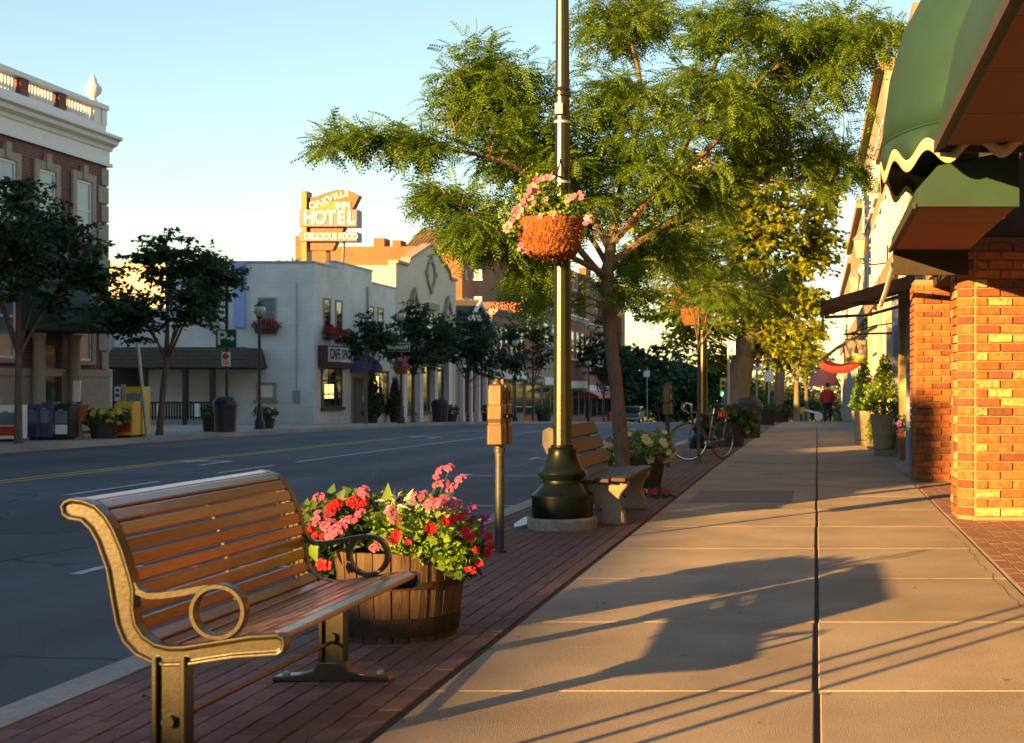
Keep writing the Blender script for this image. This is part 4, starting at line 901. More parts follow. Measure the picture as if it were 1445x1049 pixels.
fw_ = []
rgw = random.Random(99)
for k in range(60):
    x = -95+k*2.6+rgw.uniform(-1, 1); y = 262+rgw.uniform(-8, 14); fw_.append(((x, y, gz(y)+rgw.uniform(2, 4)), 4.5, 4, rgw.uniform(3.5, 6.5), 330))
wd = foliage(fw_, M['far_leaf'], LOBED, .9, None, 'distant_woodland', 98, kind='stuff'); tag(wd, 'hazy green woodland closing the view beyond the street end', 'woodland')
# ------------------------------------------------------------------ left side buildings
def win(root, Y0, Y1, z0, z1, X, fm, gm, fr=.09, bars=1, sill=True, deep=.10, surround=None, vb=0):
    """a window on a wall plane X facing +X"""
    mb = MB(); mb.box(X-.02, X+.03, Y0, Y0+fr, z0, z1); mb.box(X-.02, X+.03, Y1-fr, Y1, z0, z1); mb.box(X-.02, X+.03, Y0+fr, Y1-fr, z0, z0+fr); mb.box(X-.02, X+.03, Y0+fr, Y1-fr, z1-fr, z1)
    for k in range(bars): z = z0+(z1-z0)*(k+1)/(bars+1); mb.box(X-.02, X+.024, Y0+fr, Y1-fr, z-.03, z+.03)
    for k in range(vb): q = Y0+(Y1-Y0)*(k+1)/(vb+1); mb.box(X-.02, X+.022, q-.025, q+.025, z0+fr, z1-fr)
    o = part('window', mb, fm, root); g = MB(); g.box(X-.04, X+.008, Y0+.01, Y1-.01, z0+.01, z1-.01); part('pane', g, gm, o)
    if sill: g = MB(); g.box(X, X+.14, Y0-.08, Y1+.08, z0-.12, z0-.004); part('sill', g, surround or fm, o)
    if surround:
        s = .22; g = MB(); g.box(X, X+.07, Y0-s, Y0-.004, z0-.1, z1+s); g.box(X, X+.07, Y1+.004, Y1+s, z0-.1, z1+s); g.box(X, X+.075, Y0-.004, Y1+.004, z1+.004, z1+s); g.box(X, X+.11, (Y0+Y1)/2-.12, (Y0+Y1)/2+.12, z1+.02, z1+s+.22); part('surround', g, surround, o)
    return o
def winc(root, X0, X1, z0, z1, Y, fm, gm, fr=.1, bars=1, sill=True):
    """a window on a wall plane Y facing the camera"""
    mb = MB(); mb.box(X0, X0+fr, Y-.04, Y+.02, z0, z1); mb.box(X1-fr, X1, Y-.04, Y+.02, z0, z1); mb.box(X0+fr, X1-fr, Y-.04, Y+.02, z0, z0+fr); mb.box(X0+fr, X1-fr, Y-.04, Y+.02, z1-fr, z1)
    for k in range(bars): z = z0+(z1-z0)*(k+1)/(bars+1); mb.box(X0+fr, X1-fr, Y-.03, Y+.02, z-.03, z+.03)
    o = part('window', mb, fm, root); g = MB(); g.box(X0+.01, X1-.01, Y-.012, Y+.03, z0+.01, z1-.01); part('pane', g, gm, o)
    if sill: g = MB(); g.box(X0-.08, X1+.08, Y-.12, Y, z0-.1, z0-.004); part('sill', g, fm, o)
    return o
# bank
B0, B1, D0 = 24., 41.9, -48.
bank = thing('bank_building', 'brown brick bank with white cornice and roof balustrade at the left edge', 'building', (XB, 38, 0))
part('wall', MB().box(D0, XB, B0, B1, -.2, 7.75), M['bankbrick'], bank)
part('stone_base', MB().box(XB, XB+.10, B0, B1, 0, 1.55).box(XB, XB+.14, B0, B1, 1.55, 1.75), M['bankstone'], bank)
part('frieze', MB().box(D0, XB+.06, B0-.02, B1+.06, 7.75, 8.22).box(D0, XB+.12, B0-.02, B1+.12, 7.75, 7.85), M['trim'], bank)
part('cornice', MB().prism([(XB-1, 8.22), (XB+.1, 8.22), (XB+.14, 8.32), (XB+.28, 8.40), (XB+.31, 8.5), (XB+.42, 8.56), (XB+.42, 8.64), (XB-1, 8.68)], 'y', B0, B1+.12), M['trim'], bank)
part('parapet', MB().box(D0, XB-.02, B0, B1, 8.6, 8.98).box(XB-.3, XB+.05, B0, B1+.05, 9.42, 9.56), M['trim'], bank)
for k in range(9):
    y = B1-.1-.42-k*1.9
    if y < B0+.5: break
    part('balustrade_pier', MB().box(XB-.28, XB-.01, y-.2, y+.2, 8.98, 9.42), M['bankbrick'] if k else M['trim'], bank)
    bm_ = MB(); 
    if k < 5:
        for j in range(9): bm_.lathe([(.04, 0), (.07, .12), (.035, .3), (.05, .44)], (XB-.15, y-.32-j*.157, 8.98), 6)
        part('balusters', bm_, M['trim'], bank, kind='stuff')
part('unseen_shade_storey', MB().box(D0, -29, B0+2, B1-.5, 8.6, 11.6), M['bankbrick'], bank)  # storey added out of view to keep the hotel's side wall in shade
part('corner_post', MB().box(XB-.3, XB+.0, B1-.25, B1+.02, 8.98, 9.42), M['trim'], bank)
u = MB(); u.lathe([(.16, 9.56), (.1, 9.64), (.08, 9.7), (.22, 9.85), (.24, 10.), (.12, 10.15), (.1, 10.22), (.03, 10.4)], (XB-.15, B1-.5, 0), 14); part('urn_finial', u, M['trim'], bank, smooth=True)
for k in range(11):
    z = 1.78+k*.54; wq = .55 if k % 2 else .36
    part('quoin', MB().box(XB-.3, XB+.05, B1-wq, B1+.04, z, z+.5), M['bankstone'], bank, bev=.015)
for k in range(7):
    yc = 40.5-k*1.93
    win(bank, yc-.42, yc+.42, 5.45, 7.15, XB+.01, M['trim'], M['glass2'], .07, 1, True, surround=M['bankstone'])
    if k != 1: win(bank, yc-.42, yc+.42, 2.0, 4.2, XB+.01, M['trim'], M['glass2'], .07, 1, True, surround=M['bankstone'])
part('string_course', MB().box(XB, XB+.12, B0, B1, 4.75, 5.0), M['bankstone'], bank)
dr = part('door', MB().box(XB, XB+.11, 38.0, 39.2, 0, 2.7), M['darkwood'], bank); part('door_pane', MB().box(XB+.1, XB+.12, 38.2, 39., .9, 2.4), M['glass'], dr)
part('column', MB().lathe([(.2, 0), (.16, .2), (.15, 2.5), (.2, 2.7)], (XB+.3, 37.7, 0), 16), M['bankstone'], bank, smooth=True); part('column', MB().lathe([(.2, 0), (.16, .2), (.15, 2.5), (.2, 2.7)], (XB+.3, 39.5, 0), 16), M['bankstone'], bank, smooth=True)
part('awning', MB().prism([(XB+.02, 4.2), (XB+.3, 4.15), (XB+1.3, 2.95), (XB+1.3, 2.75), (XB+.02, 2.75)], 'y', 37.2, 39.9), M['awnbank'], bank)
# the hotel, painted white
HY = YX(443, XB); gH = gz(65)
hotel = thing('hotel_building', 'white painted two-storey hotel with stepped parapet and red window boxes', 'building', (XB, HY, gH))
part('wall', MB().box(-27.2, XB, HY, 70.6, gH-.3, 6.0), M['hotelwall'], hotel)
steps = [(HY, 61.9, 6.42), (61.9, 66.9, 6.68), (66.9, 70.6, 6.12)]
part('parapet', MB().box(-27.2, XB, HY+.001, HY+.3, 6.0, 6.42).box(XB-.3, XB+.001, HY, 61.9, 6.0, 6.42).box(XB-.3, XB+.001, 61.9, 66.9, 6., 6.68).box(XB-.3, XB+.001, 66.9, 70.6, 6., 6.12), M['hotelwall'], hotel)
part('coping', MB().box(-27.3, XB+.05, HY-.05, HY+.35, 6.425, 6.5).box(XB-.35, XB+.05, HY+.36, 61.9, 6.425, 6.5).box(XB-.35, XB+.05, 61.85, 66.95, 6.685, 6.76).box(XB-.35, XB+.05, 66.96, 70.6, 6.125, 6.2), M['colblue'], hotel)
part('blue_pilaster', MB().box(wx(331, HY), wx(347, HY), HY-.12, HY-.001, 3.72, 6.42), M['blue'], hotel)
def fbox(root, pts, seed, yface=True):
    (x0, x1, y0, y1, z) = pts; t = MB().box(x0, x1, y0, y1, z, z+.2); o = part('window_box', t, M['darkwood'], root)
    c = ((x0+x1)/2, (y0+y1)/2, z+.28)
    foliage([(c, (x1-x0)*.6+.1, (y1-y0)*.6+.1, .22, 160)], M['green'], LOBED, .12, o, 'foliage', seed)
    foliage([((c[0], c[1], c[2]+.05), (x1-x0)*.62+.12, (y1-y0)*.62+.12, .27, 240)], M['red'], LOBED, .10, o, 'blossom', seed+1, shell=.8)
winc(hotel, wx(364, HY), wx(390, HY), wz(470, HY)+.25, wz(420, HY), HY-.01, M['stonetrim'], M['glass2'], .09)
fbox(hotel, (wx(364, HY), wx(391, HY), HY-.3, HY-.02, wz(471, HY)), 201)
winc(hotel, wx(289, HY), wx(309, HY), wz(458, HY), wz(416, HY), HY-.01, M['stonetrim'], M['glass'], .09)
winc(hotel, wx(362, HY), wx(390, HY), wz(565, HY), wz(540, HY), HY-.01, M['stonetrim'], M['signwhite'], .12, 0)
for (a, b) in ((60.25, 61.15), (61.75, 62.65), (66.2, 67.1), (67.7, 68.6)): win(hotel, a, b, 3.5, 5.05, XB+.01, M['stonetrim'], M['glass'], .1, 0)
fbox(hotel, (XB+.02, XB+.3, 60.2, 61.3, 3.3), 203); fbox(hotel, (XB+.02, XB+.3, 61.7, 63.6, 3.2), 205); fbox(hotel, (XB+.02, XB+.3, 66.2, 68.6, 3.2), 207)
w_ = win(hotel, 60., 62.6, .35, 2.1, XB+.01, M['darkwood'], M['glass'], .1, 2, True, vb=2)
lp = part('sun_reflection_pane', MB().box(XB+.015, XB+.0225, 60.4, 61.5, .75, 1.35), M['lit'], w_)  # glowing pane painted as the glass reflecting the low sun, no lamp inside
w_ = win(hotel, 66.4, 69.4, .2, 2.0, XB+.01, M['darkwood'], M['glass'], .1, 0, True, vb=3)
part('sun_reflection_pane', MB().box(XB+.015, XB+.0225, 67.0, 67.8, .6, 1.75), M['lit'], w_)
dr = part('door', MB().box(XB-.05, XB+.04, 63.9, 65.6, gH, 1.75), M['stonetrim'], hotel); part('door_leaf', MB().box(XB+.03, XB+.06, 64.1, 65.4, gH+.02, 1.65), M['darkwood'], dr); part('handle', MB().box(XB+.06, XB+.1, 65.2, 65.25, .6, .85), M['grey'], dr)
aw = MB(); aw.lathe([(1.0*math.cos(R(a)), .85*math.sin(R(a))) for a in (0, 20, 40, 60, 75, 88)], (XB+.02, 65.2, 1.9), 14, a0=-math.pi/2, a1=math.pi/2, sx=.9, sy=1.6); part('dome_awning', aw, M['awnblue'], hotel, smooth=True)
part('awning_stripe', MB().lathe([(1.01*math.cos(R(a)), .86*math.sin(R(a))) for a in (0, 20, 40, 60, 75, 88)], (XB+.02, 65.2, 1.9), 2, a0=.5, a1=.62, sx=.9, sy=1.6), M['trim'], hotel)
sg = thing('cafe_sign', 'white lettered fascia sign over the corner shop window of the hotel', 'sign', (XB, 61.5, 2.2))
part('box', MB().box(XB+.02, XB+.3, 59.6, 63.3, 2.05, 3.0), M['redbox'], sg).data.materials[0] = mat('dark_maroon', (.07, .02, .025), rough=.6)
part('panel', MB().box(XB+.3, XB+.32, 60., 63.2, 2.32, 2.95), M['signwhite'], sg); text('CAFE SPICE', .62, M['black'], sg, (XB+.325, 61.6, 2.63), (R(90), 0, R(90)), .004, .012, sx=.92)
# lean-to restaurant with a shingled mansard awning beside the hotel
rest_ = thing('restaurant_porch', 'low porch with dark shingled mansard roof against the white hotel wall', 'building', (-27, HY-.8, gH))
ya = HY-1.5; x0, x1 = wx(160, ya), wx(350, ya); xa, xb = wx(146, ya), wx(358, ya)
mz0, mz1 = wz(519, ya), wz(491, ya)
sh = MB(); sh.v = [(xa, ya-.6, mz0), (xb, ya-.6, mz0), (xb, HY-.02, mz0), (xa, HY-.02, mz0), (x0, ya, mz1), (x1, ya, mz1), (x1, HY-.02, mz1), (x0, HY-.02, mz1)]; sh.f = [(3, 2, 1, 0), (4, 5, 6, 7), (0, 1, 5, 4), (1, 2, 6, 5), (2, 3, 7, 6), (3, 0, 4, 7)]
rr_ = part('roof', sh, M['shingle'], rest_)
for r in range(5):                                    # courses of shingles with ragged butts
    for c in range(36):
        t0, t1 = r/5, (r+1)/5+.03; xl = xa+(xb-xa)*(c+.02+.5*(r % 2)*1)/36.5; xr_ = xl+(xb-xa)/36.5*.93
        def q(x, t, o=.015): return (x+( (x0-xa)*(1-(x-xa)/(xb-xa))+(x1-xb)*((x-xa)/(xb-xa)))*t, ya-.6+.6*t-o, mz0+(mz1-mz0)*t)
        s = MB(); j = rnd.uniform(-.01, .015); s.v = [q(xl, t0+j, .03), q(xr_, t0+j, .03), q(xr_, t1, .008), q(xl, t1, .008)]; s.f = [(0, 1, 2, 3)]
        s.add([(a, b+.02, c_-.01) for a, b, c_ in s.v], [(3, 2, 1, 0)]); s.f += [(0, 4, 5, 1), (0, 3, 7, 4), (1, 5, 6, 2)]
        part('shingle', s, M['shingle'], rr_)
part('back_wall', MB().box(wx(146, HY), -27.21, HY, HY+.3, gH-.3, 4.55), M['hotelwall'], rest_)
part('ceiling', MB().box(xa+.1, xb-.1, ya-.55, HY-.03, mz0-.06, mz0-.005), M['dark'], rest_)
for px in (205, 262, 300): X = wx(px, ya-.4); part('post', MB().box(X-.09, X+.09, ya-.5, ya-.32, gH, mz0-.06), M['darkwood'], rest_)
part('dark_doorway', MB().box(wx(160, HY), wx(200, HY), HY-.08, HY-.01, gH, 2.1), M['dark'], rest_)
part('plinth', MB().box(wx(205, ya), wx(304, ya), ya-.48, ya-.3, gH-.05, gH+.28), M['bankstone'], rest_)
part('fence_rail', MB().box(wx(205, ya), wx(304, ya), ya-.44, ya-.38, gH+.98, gH+1.05).box(wx(205, ya), wx(304, ya), ya-.44, ya-.38, gH+.4, gH+.46), M['darkwood'], rest_)
for k in range(26): X = wx(207+k*3.8, ya); part('fence_bar', MB().box(X-.03, X+.03, ya-.428, ya-.392, gH+.3, gH+.98), M['darkwood'], rest_)
for px in (232, 285): X = wx(px, ya); part('notice', MB().box(X-.1, X+.1, ya-.47, ya-.45, gH+.45, gH+.98), M['signwhite'], rest_)
part('grille', MB().box(wx(150, HY), wx(160, HY), HY-.05, HY-.005, 2.7, 3.3), M['grey'], rest_)
# sunlit cream building behind the left tree
cb_ = thing('rear_cream_building', 'sunlit cream wall seen through the bushy tree behind the restaurant porch', 'building', (-36, 80, -.7))
part('wall', MB().box(-46, wx(330, 78), 78, 90, -1.2, wz(372, 78)), M['hotelwall2'], cb_); part('coping', MB().box(-46.1, wx(330, 78)+.1, 77.9, 90, wz(372, 78), wz(368, 78)), M['trim'], cb_)
part('downpipe', MB().tube([(XB+.08, 66.05, 5.9), (XB+.08, 66.05, -.3)], .06, 6), M['grey'], hotel); part('utility_box', MB().box(wx(415, HY), wx(423, HY), HY-.15, HY-.003, .6, 1.1), M['grey'], hotel); part('conduit', MB().tube([(wx(419, HY), HY-.05, 1.1), (wx(419, HY), HY-.05, 5.6)], .025, 5), M['grey'], hotel)
# rooftop sign
SY = 64.5
sn = thing('hotel_roof_sign', 'tall rooftop neon sign in orange, yellow and white reading OAKVILLE INN HOTEL', 'sign', (wx(434, SY), SY, 6.0))
def sp(px, py): return (wx(px, SY), wz(py, SY))
def splate(name, pts, m, y0, y1): return part(name, MB().prism([sp(*p) for p in pts], 'y', y0, y1), m, sn, bev=.01)
splate('pylon', [(428.5, 271), (436.5, 271), (436.5, 374), (428.5, 374)], M['inn_yellow'], SY-.35, SY+.35)
splate('name_board', [(436.5, 280), (448, 278), (462, 273), (476, 269), (486, 268.5), (497, 271), (509, 277), (499, 297), (436.5, 297)], M['inn_orange'], SY-.18, SY+.25)
splate('yellow_wedge', [(438, 295), (452, 292), (473, 285), (497, 286), (499, 296.5), (438, 296.5)], M['inn_yellow'], SY-.2, SY-.181)
splate('hotel_board', [(427, 297.3), (508, 297.3), (508, 321.5), (427, 321.5)], M['inn_white'], SY-.42, SY+.3)
splate('mid_board', [(436.6, 321.8), (488, 321.8), (484, 328.5), (436.6, 328.5)], M['inn_orange'], SY-.18, SY+.25)
splate('food_board', [(427, 329), (508, 329), (508, 342), (427, 342)], M['inn_white'], SY-.42, SY+.3)
splate('low_board', [(436.6, 342.3), (477, 342.3), (471, 354), (436.6, 354)], M['inn_orange'], SY-.18, SY+.25)
splate('rear_leg', [(459, 354.3), (464, 354.3), (464, 374), (459, 374)], M['darkwood'], SY+.1, SY+.25)
splate('brace', [(484.5, 342.3), (486.5, 342.3), (485, 374), (482, 374)], M['inn_yellow'], SY-.1, SY+.1)
def stext(s, size, px, py, dy, tilt=0., bold=.02, sx=1.): a, b = sp(px, py); return text(s, size, M['inn_letter'], sn, (a, SY-dy, b), (R(90), -R(tilt), 0), .02, bold, sx=sx)
for i, ch in enumerate('OAKVILLE'):
    cx = (443.5, 452, 461, 468.5, 474.5, 479.5, 485, 491)[i]; cy = (291, 288.5, 285, 281.5, 279, 277.5, 276, 274.8)[i]; stext(ch, .42-.012*i, cx, cy, .2, 22-1.5*i, .018, 1.0)
stext('INN', .4, 486, 291.5, .225, 2, .02, .95)
for i, ch in enumerate('HOTEL'): stext(ch, .84, (441.5, 457, 472, 486, 500)[i], 309.5, .44, 0, .03, .85)
stext('DELICIOUS FOOD', .40, 472, 335.8, .44, 0, .016, .74)
# mission-gabled building
GY0, GY1 = 70.65, 82.4; gG = gz(76)
gb = thing('gabled_building', 'cream mission-style building with curved gable, oval wreath and small pediments', 'building', (XB, 76, gG))
part('wall', MB().box(-33, XB, GY0, GY1, gG-.3, 7.0), M['hotelwall2'], gb)
gp = [(GY0, 7.0), (GY0, 7.42), (72.6, 7.42), (72.9, 7.75), (76.8, 8.85), (77.2, 8.85), (80.8, 7.75), (81.1, 7.35), (GY1, 7.35), (GY1, 7.0)]
part('gable', MB().prism(gp, 'x', XB-.35, XB+.001), M['hotelwall2'], gb)
part('side_parapet', MB().box(-33, XB-.36, GY0, GY0+.3, 7.0, 7.3), M['hotelwall2'], gb)
cp = MB(); 
for (a, b) in zip(gp[1:-2], gp[2:-1]):
    cp.prism([(a[0], a[1]+.004), (b[0], b[1]+.004), (b[0], b[1]+.16), (a[0], a[1]+.16)], 'x', XB-.4, XB+.12)
part('coping', cp, M['stonetrim'], gb)
def ringYZ(yc, zc, ry, rz, w, X, n=24):
    mb = MB()
    for j in range(n):
        a = 2*math.pi*j/n
        for k, (x, s) in enumerate(((X, 1), (X+.09, 1), (X+.09, 1-w), (X, 1-w))): mb.v.append((x, yc+ry*s*math.cos(a), zc+rz*s*math.sin(a)))
    for j in range(n):
        for k in range(4): mb.f.append((4*j+k, 4*j+(k+1) % 4, 4*((j+1) % n)+(k+1) % 4, 4*((j+1) % n)+k))
    return mb
wr = ringYZ(77, 7.35, .85, .85, .25, XB+.005); 
for a in (0, 90, 180, 270): wr.cbox((XB+.06, 77+.95*math.cos(R(a)), 7.35+.95*math.sin(R(a))), .12, .25, .25)
part('wreath', wr, M['stonetrim'], gb)
for (yc, hw) in ((73.6, .6), (76.9, .75), (80.3, .6)):
    w_ = win(gb, yc-hw, yc+hw, 3.8, 5.3, XB+.01, M['stonetrim'], M['glass'], .1, 1)
    pd = MB(); 
    if hw < .7: pd.prism([(yc-hw-.2, 5.35), (yc+hw+.2, 5.35), (yc, 6.25)], 'x', XB+.002, XB+.05); pd2 = MB().prism([(yc-hw-.2, 5.35), (yc-hw, 5.35), (yc, 6.1), (yc+hw, 5.35), (yc+hw+.2, 5.35), (yc, 6.4)], 'x', XB+.05, XB+.2)
    else: pd.box(XB+.002, XB+.05, yc-hw-.1, yc+hw+.1, 5.32, 5.6); pd2 = MB().box(XB+.05, XB+.25, yc-hw-.25, yc+hw+.25, 5.4, 5.75)
    part('pediment_field', pd, M['hotelwall2'], w_); part('pediment', pd2, M['stonetrim'], w_)
for k in range(4): yy = 71.5+k*2.9; part('pilaster', MB().box(XB, XB+.25, yy-.3, yy+.3, gG-.1, 3.), M['trim'], gb); 
for k in range(3): win(gb, 72.1+k*2.9, 73.8+k*2.9, gG+.5, 2.4, XB+.01, M['darkwood'], M['glass'], .1, 0)
part('fascia', MB().box(XB, XB+.3, GY0+.1, GY1-.1, 3.0, 3.4), M['trim'], gb)
# small gabled house
ho = thing('gabled_house', 'small house with white-edged dark gable roof squeezed beside the mission building', 'house', (XB, 87, gz(87)))
a, b, gg = 82.6, 91.4, gz(87)
part('wall', MB().box(-27, XB, a, b, gg-.4, 4.55), M['hotelwall'], ho); part('gable', MB().prism([(a, 4.55), (b, 4.55), ((a+b)/2, 6.3)], 'x', -27, XB+.001), M['hotelwall'], ho)
rf = MB()
for (p, q) in (((a-.3, 4.45), ((a+b)/2, 6.36)), ((b+.3, 4.45), ((a+b)/2, 6.36))): rf.prism([p, q, (q[0], q[1]+.18), (p[0], p[1]+.18)], 'x', -27.1, XB+.3)
rf = part('roof', rf, M['shingle'], ho); bg_ = MB()
for (p, q) in (((a-.3, 4.4), ((a+b)/2, 6.31)), ((b+.3, 4.4), ((a+b)/2, 6.31))): bg_.prism([p, q, (q[0], q[1]+.24), (p[0], p[1]+.24)], 'x', XB+.302, XB+.42)
part('barge_board', bg_, M['trim'], rf); win(ho, 86.6, 87.4, 4.75, 5.5, XB+.01, M['trim'], M['glass'], .08, 0)
for k in range(5): yy = a+.5+k*1.95; part('porch_post', MB().box(XB+.05, XB+.3, yy-.14, yy+.14, gg-.1, 2.9), M['trim'], ho)
for k in range(4): yy = a+.9+k*1.95; o = win(ho, yy, yy+1.3, gg+.5, 2.3, XB+.01, M['signred'], M['glass'], .12, 0)
part('fascia', MB().box(XB+.02, XB+.36, a, b, 2.9, 3.3), M['trim'], ho)
# shop row
def shop(label, a, b, zt, wm, n, m_trim, cm=None, depth=4., zw=None, awn=None, X=XB):
    g0 = gz((a+b)/2); t = thing('shop_building', label, 'building', (X, (a+b)/2, g0), 'two-storey shops in the far row')
    part('wall', MB().box(X-depth, X, a, b, g0-.6, zt), wm, t)
    part('cornice', MB().prism([(X-.2, zt), (X+.1, zt), (X+.3, zt+.2), (X+.42, zt+.28), (X+.42, zt+.4), (X-.2, zt+.42)], 'y', a, b-.02), cm or m_trim, t)
    z0, z1 = zw or (zt-2.4, zt-.7); wd = (b-a)/n
    for k in range(n): win(t, a+wd*k+wd*.22, a+wd*(k+1)-wd*.22, z0, z1, X+.01, m_trim, M['glass'], .1, 1)
    part('shop_fascia', MB().box(X, X+.25, a+.1, b-.1, g0+2.9, g0+3.5), m_trim, t)
    k = max(2, int((b-a)/3)); wd = (b-a)/k
    for j in range(k): win(t, a+wd*j+.25, a+wd*(j+1)-.25, g0+.45, g0+2.8, X+.01, M['darkwood'], M['glass'], .12, 0, False)
    if awn: part('awning', MB().prism([(X+.02, g0+3.1), (X+1.2, g0+2.5), (X+1.2, g0+2.3), (X+.02, g0+2.3)], 'y', a+.5, b-.5), awn, t)
    return t
shop('brown brick shop with a row of tall white-framed windows', 91.6, 101.5, 5.9, M['brickbr'], 6, M['trim'], M['stonetrim'])
shop('red brick shop with a sunlit orange side wall', 101.6, 108, 7.3, M['brickred'], 2, M['stonetrim'])
shop('tan and white shop behind the thin dark tree', 108.1, 115, 6.9, M['creamwall'], 2, M['trim'])
shop('red brick Victorian shop with heavy white cornice beside the lamp pole', 115.1, 128, 6.9, M['brickred'], 5, M['trim'], zw=(3.6, 6.0))
shop('far red brick Victorian shop with dark red awning', 128.1, 142, 6.6, M['brickred'], 5, M['trim'], zw=(3.2, 5.6), awn=M['redbox'])
gl = thing('glass_greenhouse_roof', 'green glazed lean-to roof behind the gabled house ridge', 'roof lantern', (-24.5, 97, 5.)); part('glazing', MB().prism([(93, 5.8), (99, 5.8), (99, 6.4), (96, 7.2), (93, 6.6)], 'x', -25., -23.4), mat('green_glass', (.08, .2, .16), rough=.2), gl); part('end_wall', MB().box(-25, -23.4, 93, 99, 4, 5.79), M['trim'], gl)
# apartment block behind the shops
apt = thing('apartment_block', 'tall orange brick apartment block with brown mansard roof rising behind the shops', 'building', (-34, 108, -1.5))
AY = 106.
part('low_wing', MB().box(wx(418, AY), wx(618, AY), AY, AY+14, -2, wz(348, AY)), M['brickor'], apt)
part('tower', MB().box(wx(617, AY-2), wx(652, AY-2), AY-2, AY+14, -2, wz(346, AY-2)), M['brickor'], apt)
for (p0, p1, pt) in ((420, 436, 338), (530, 545, 341), (556, 568, 344), (460, 468, 346)): part('stack', MB().box(wx(p0, AY+3), wx(p1, AY+3), AY+2.5, AY+4, 9, wz(pt-4, AY+3)), M['brickor'], apt)
part('shoulder', MB().box(wx(652.2, AY-1), -26.2, AY-1, AY+14, -2, wz(378, AY-1)), M['brickor'], apt)
for r in range(3):
    for (p0, p1) in ((652.8, 659), (668, 680)): winc(apt, wx(p0, AY-1), wx(p1, AY-1), wz(394+r*38, AY-1), wz(373+r*38+8, AY-1), AY-1.01, M['trim'], M['glass2'], .12, 1)
part('wing', MB().box(-30.5, -26., AY+14.01, 190, -3, 13.6), M['brickor'], apt)
for k in range(9):
    for r in range(4): win(apt, AY+17+k*7, AY+19.4+k*7, 2.2+r*3.1, 4.2+r*3.1, -25.99, M['trim'], M['glass2'], .15, 1, False)
for k in range(5): part('bay', MB().box(-26, -25.2, AY+20.5+k*14, AY+24+k*14, -3, 14.2), M['brickor'], apt)
mr_ = MB(); X0, X1, Z0, Z1 = wx(592, AY+6), wx(720, AY+6), wz(352, AY+6), wz(322, AY+6)
mr_.v = [(X0-1, AY+5, Z0), (X1, AY+5, Z0), (X1, AY+16, Z0), (X0-1, AY+16, Z0), (X0, AY+6.5, Z1), (X1, AY+6.5, Z1), (X1, AY+16, Z1), (X0, AY+16, Z1)]; mr_.f = [(3, 2, 1, 0), (4, 5, 6, 7), (0, 1, 5, 4), (1, 2, 6, 5), (2, 3, 7, 6), (3, 0, 4, 7)]
part('mansard_roof', mr_, M['mansard'], apt)
for k in range(30): x = X0+.15+(X1-X0-.3)*k/29; part('roof_rib', MB().tube([(x-.9+.9*k/29, AY+4.97, Z0), (x, AY+6.47, Z1)], .06, 4), M['mansard'], apt)
part('roof_vent', MB().box(wx(672, AY+8), wx(680, AY+8), AY+8, AY+9, Z1, Z1+1.2).box(wx(684, AY+8), wx(688, AY+8), AY+8, AY+9, Z1, Z1+.9), M['trim'], apt)
# neighbours beyond the left edge whose roofs shade the road; parapets shaped to throw sidewalk shadows
def neighbour(label, a, b, zt, gable=None):
    t = thing('shop_building', label, 'building', (XB, (a+b)/2, 0), 'two-storey shops in the far row')
    part('wall', MB().box(XB-12, XB, a, b, -.2, zt), M['brickbr'], t); part('cornice', MB().box(XB-.2, XB+.2, a, b-.01, zt-.5, zt-.1), M['trim'], t)
    n = max(1, int((b-a)/3)); wd = (b-a)/n
    for j in range(n): win(t, a+wd*j+.3, a+wd*(j+1)-.3, .5, 2.8, XB+.01, M['darkwood'], M['glass'], .12, 0, False)
    if gable: part('parapet', MB().prism(gable, 'x', XB-.4, XB), M['brickbr'], t)
    return t
neighbour('low brick shop across the road behind the camera', -70, -33, 6.5)
neighbour('low brick shop across the road, left of the camera', -32.98, -13.2, 6.27)
neighbour('two-storey brick shop left of the frame', -13.0, -6.5, 6.35, [(-13., 6.34), (-6.5, 6.34), (-6.5, 7.7), (-13., 8.4)]); neighbour('brick shop with parapet notched for a sidewalk light pool, left of the frame', -6.48, 4, 6.6, [(-6.48, 6.59), (4, 6.59), (4, 7.4), (.3, 7.7), (.29, 6.62), (-2.6, 6.7), (-2.61, 8.), (-6.48, 8.4)]); neighbour('taller brick shop left of the frame', 4.3, 14, 8.1); neighbour('brick shop next to the bank', 14.6, 23.9, 8.8)
# ------------------------------------------------------------------ things on the far pavement
XP = -18.1
def small_lamp(px, ptop, label, X=-18.4, globe=True):
    Y = YX(px, X); g0 = gz(Y); zt = wz(ptop, Y); t = thing('post_lamp', label, 'street lamp', (X, Y, g0), 'dark post lamps on the far pavement')
    mb = MB(); mb.lathe([(.17, 0), (.17, .25), (.11, .35), (.08, .7), (.055, .8), (.05, zt-g0-.55), (.1, zt-g0-.5), (.1, zt-g0-.46), (.04, zt-g0-.45)], (X, Y, g0), 12); part('post', mb, M['black'], t, smooth=True)
    mb = MB(); h = zt-.45
    if globe: mb.lathe([(.08, 0), (.17, .09), (.2, .2), (.16, .31), (.08, .37)], (X, Y, h), 14)
    else: mb.lathe([(.1, 0), (.17, .28), (.03, .3)], (X, Y, h), 6)
    part('lantern', mb, M['lampglass'], t, smooth=globe); mb = MB(); mb.lathe([(.18, .0), (.08, .07), (.03, .14)], (X, Y, h+(.33 if globe else .29)), 8); part('cap', mb, M['black'], t); return t, X, Y, g0
t1, X1_, Y1_, g1_ = small_lamp(320, 378, 'lamp post carrying the green parking sign', globe=True)
small_lamp(366, 427, 'dark post lamp in front of the white hotel side wall'); t3, X3_, Y3_, g3_ = small_lamp(566, 438, 'post lamp with green street-name sign before the gabled building'); small_lamp(727, 478, 'post lamp before the brown brick shop'); small_lamp(831, 508, 'farthest post lamp before the Victorian shops')
Y = Y1_-.12
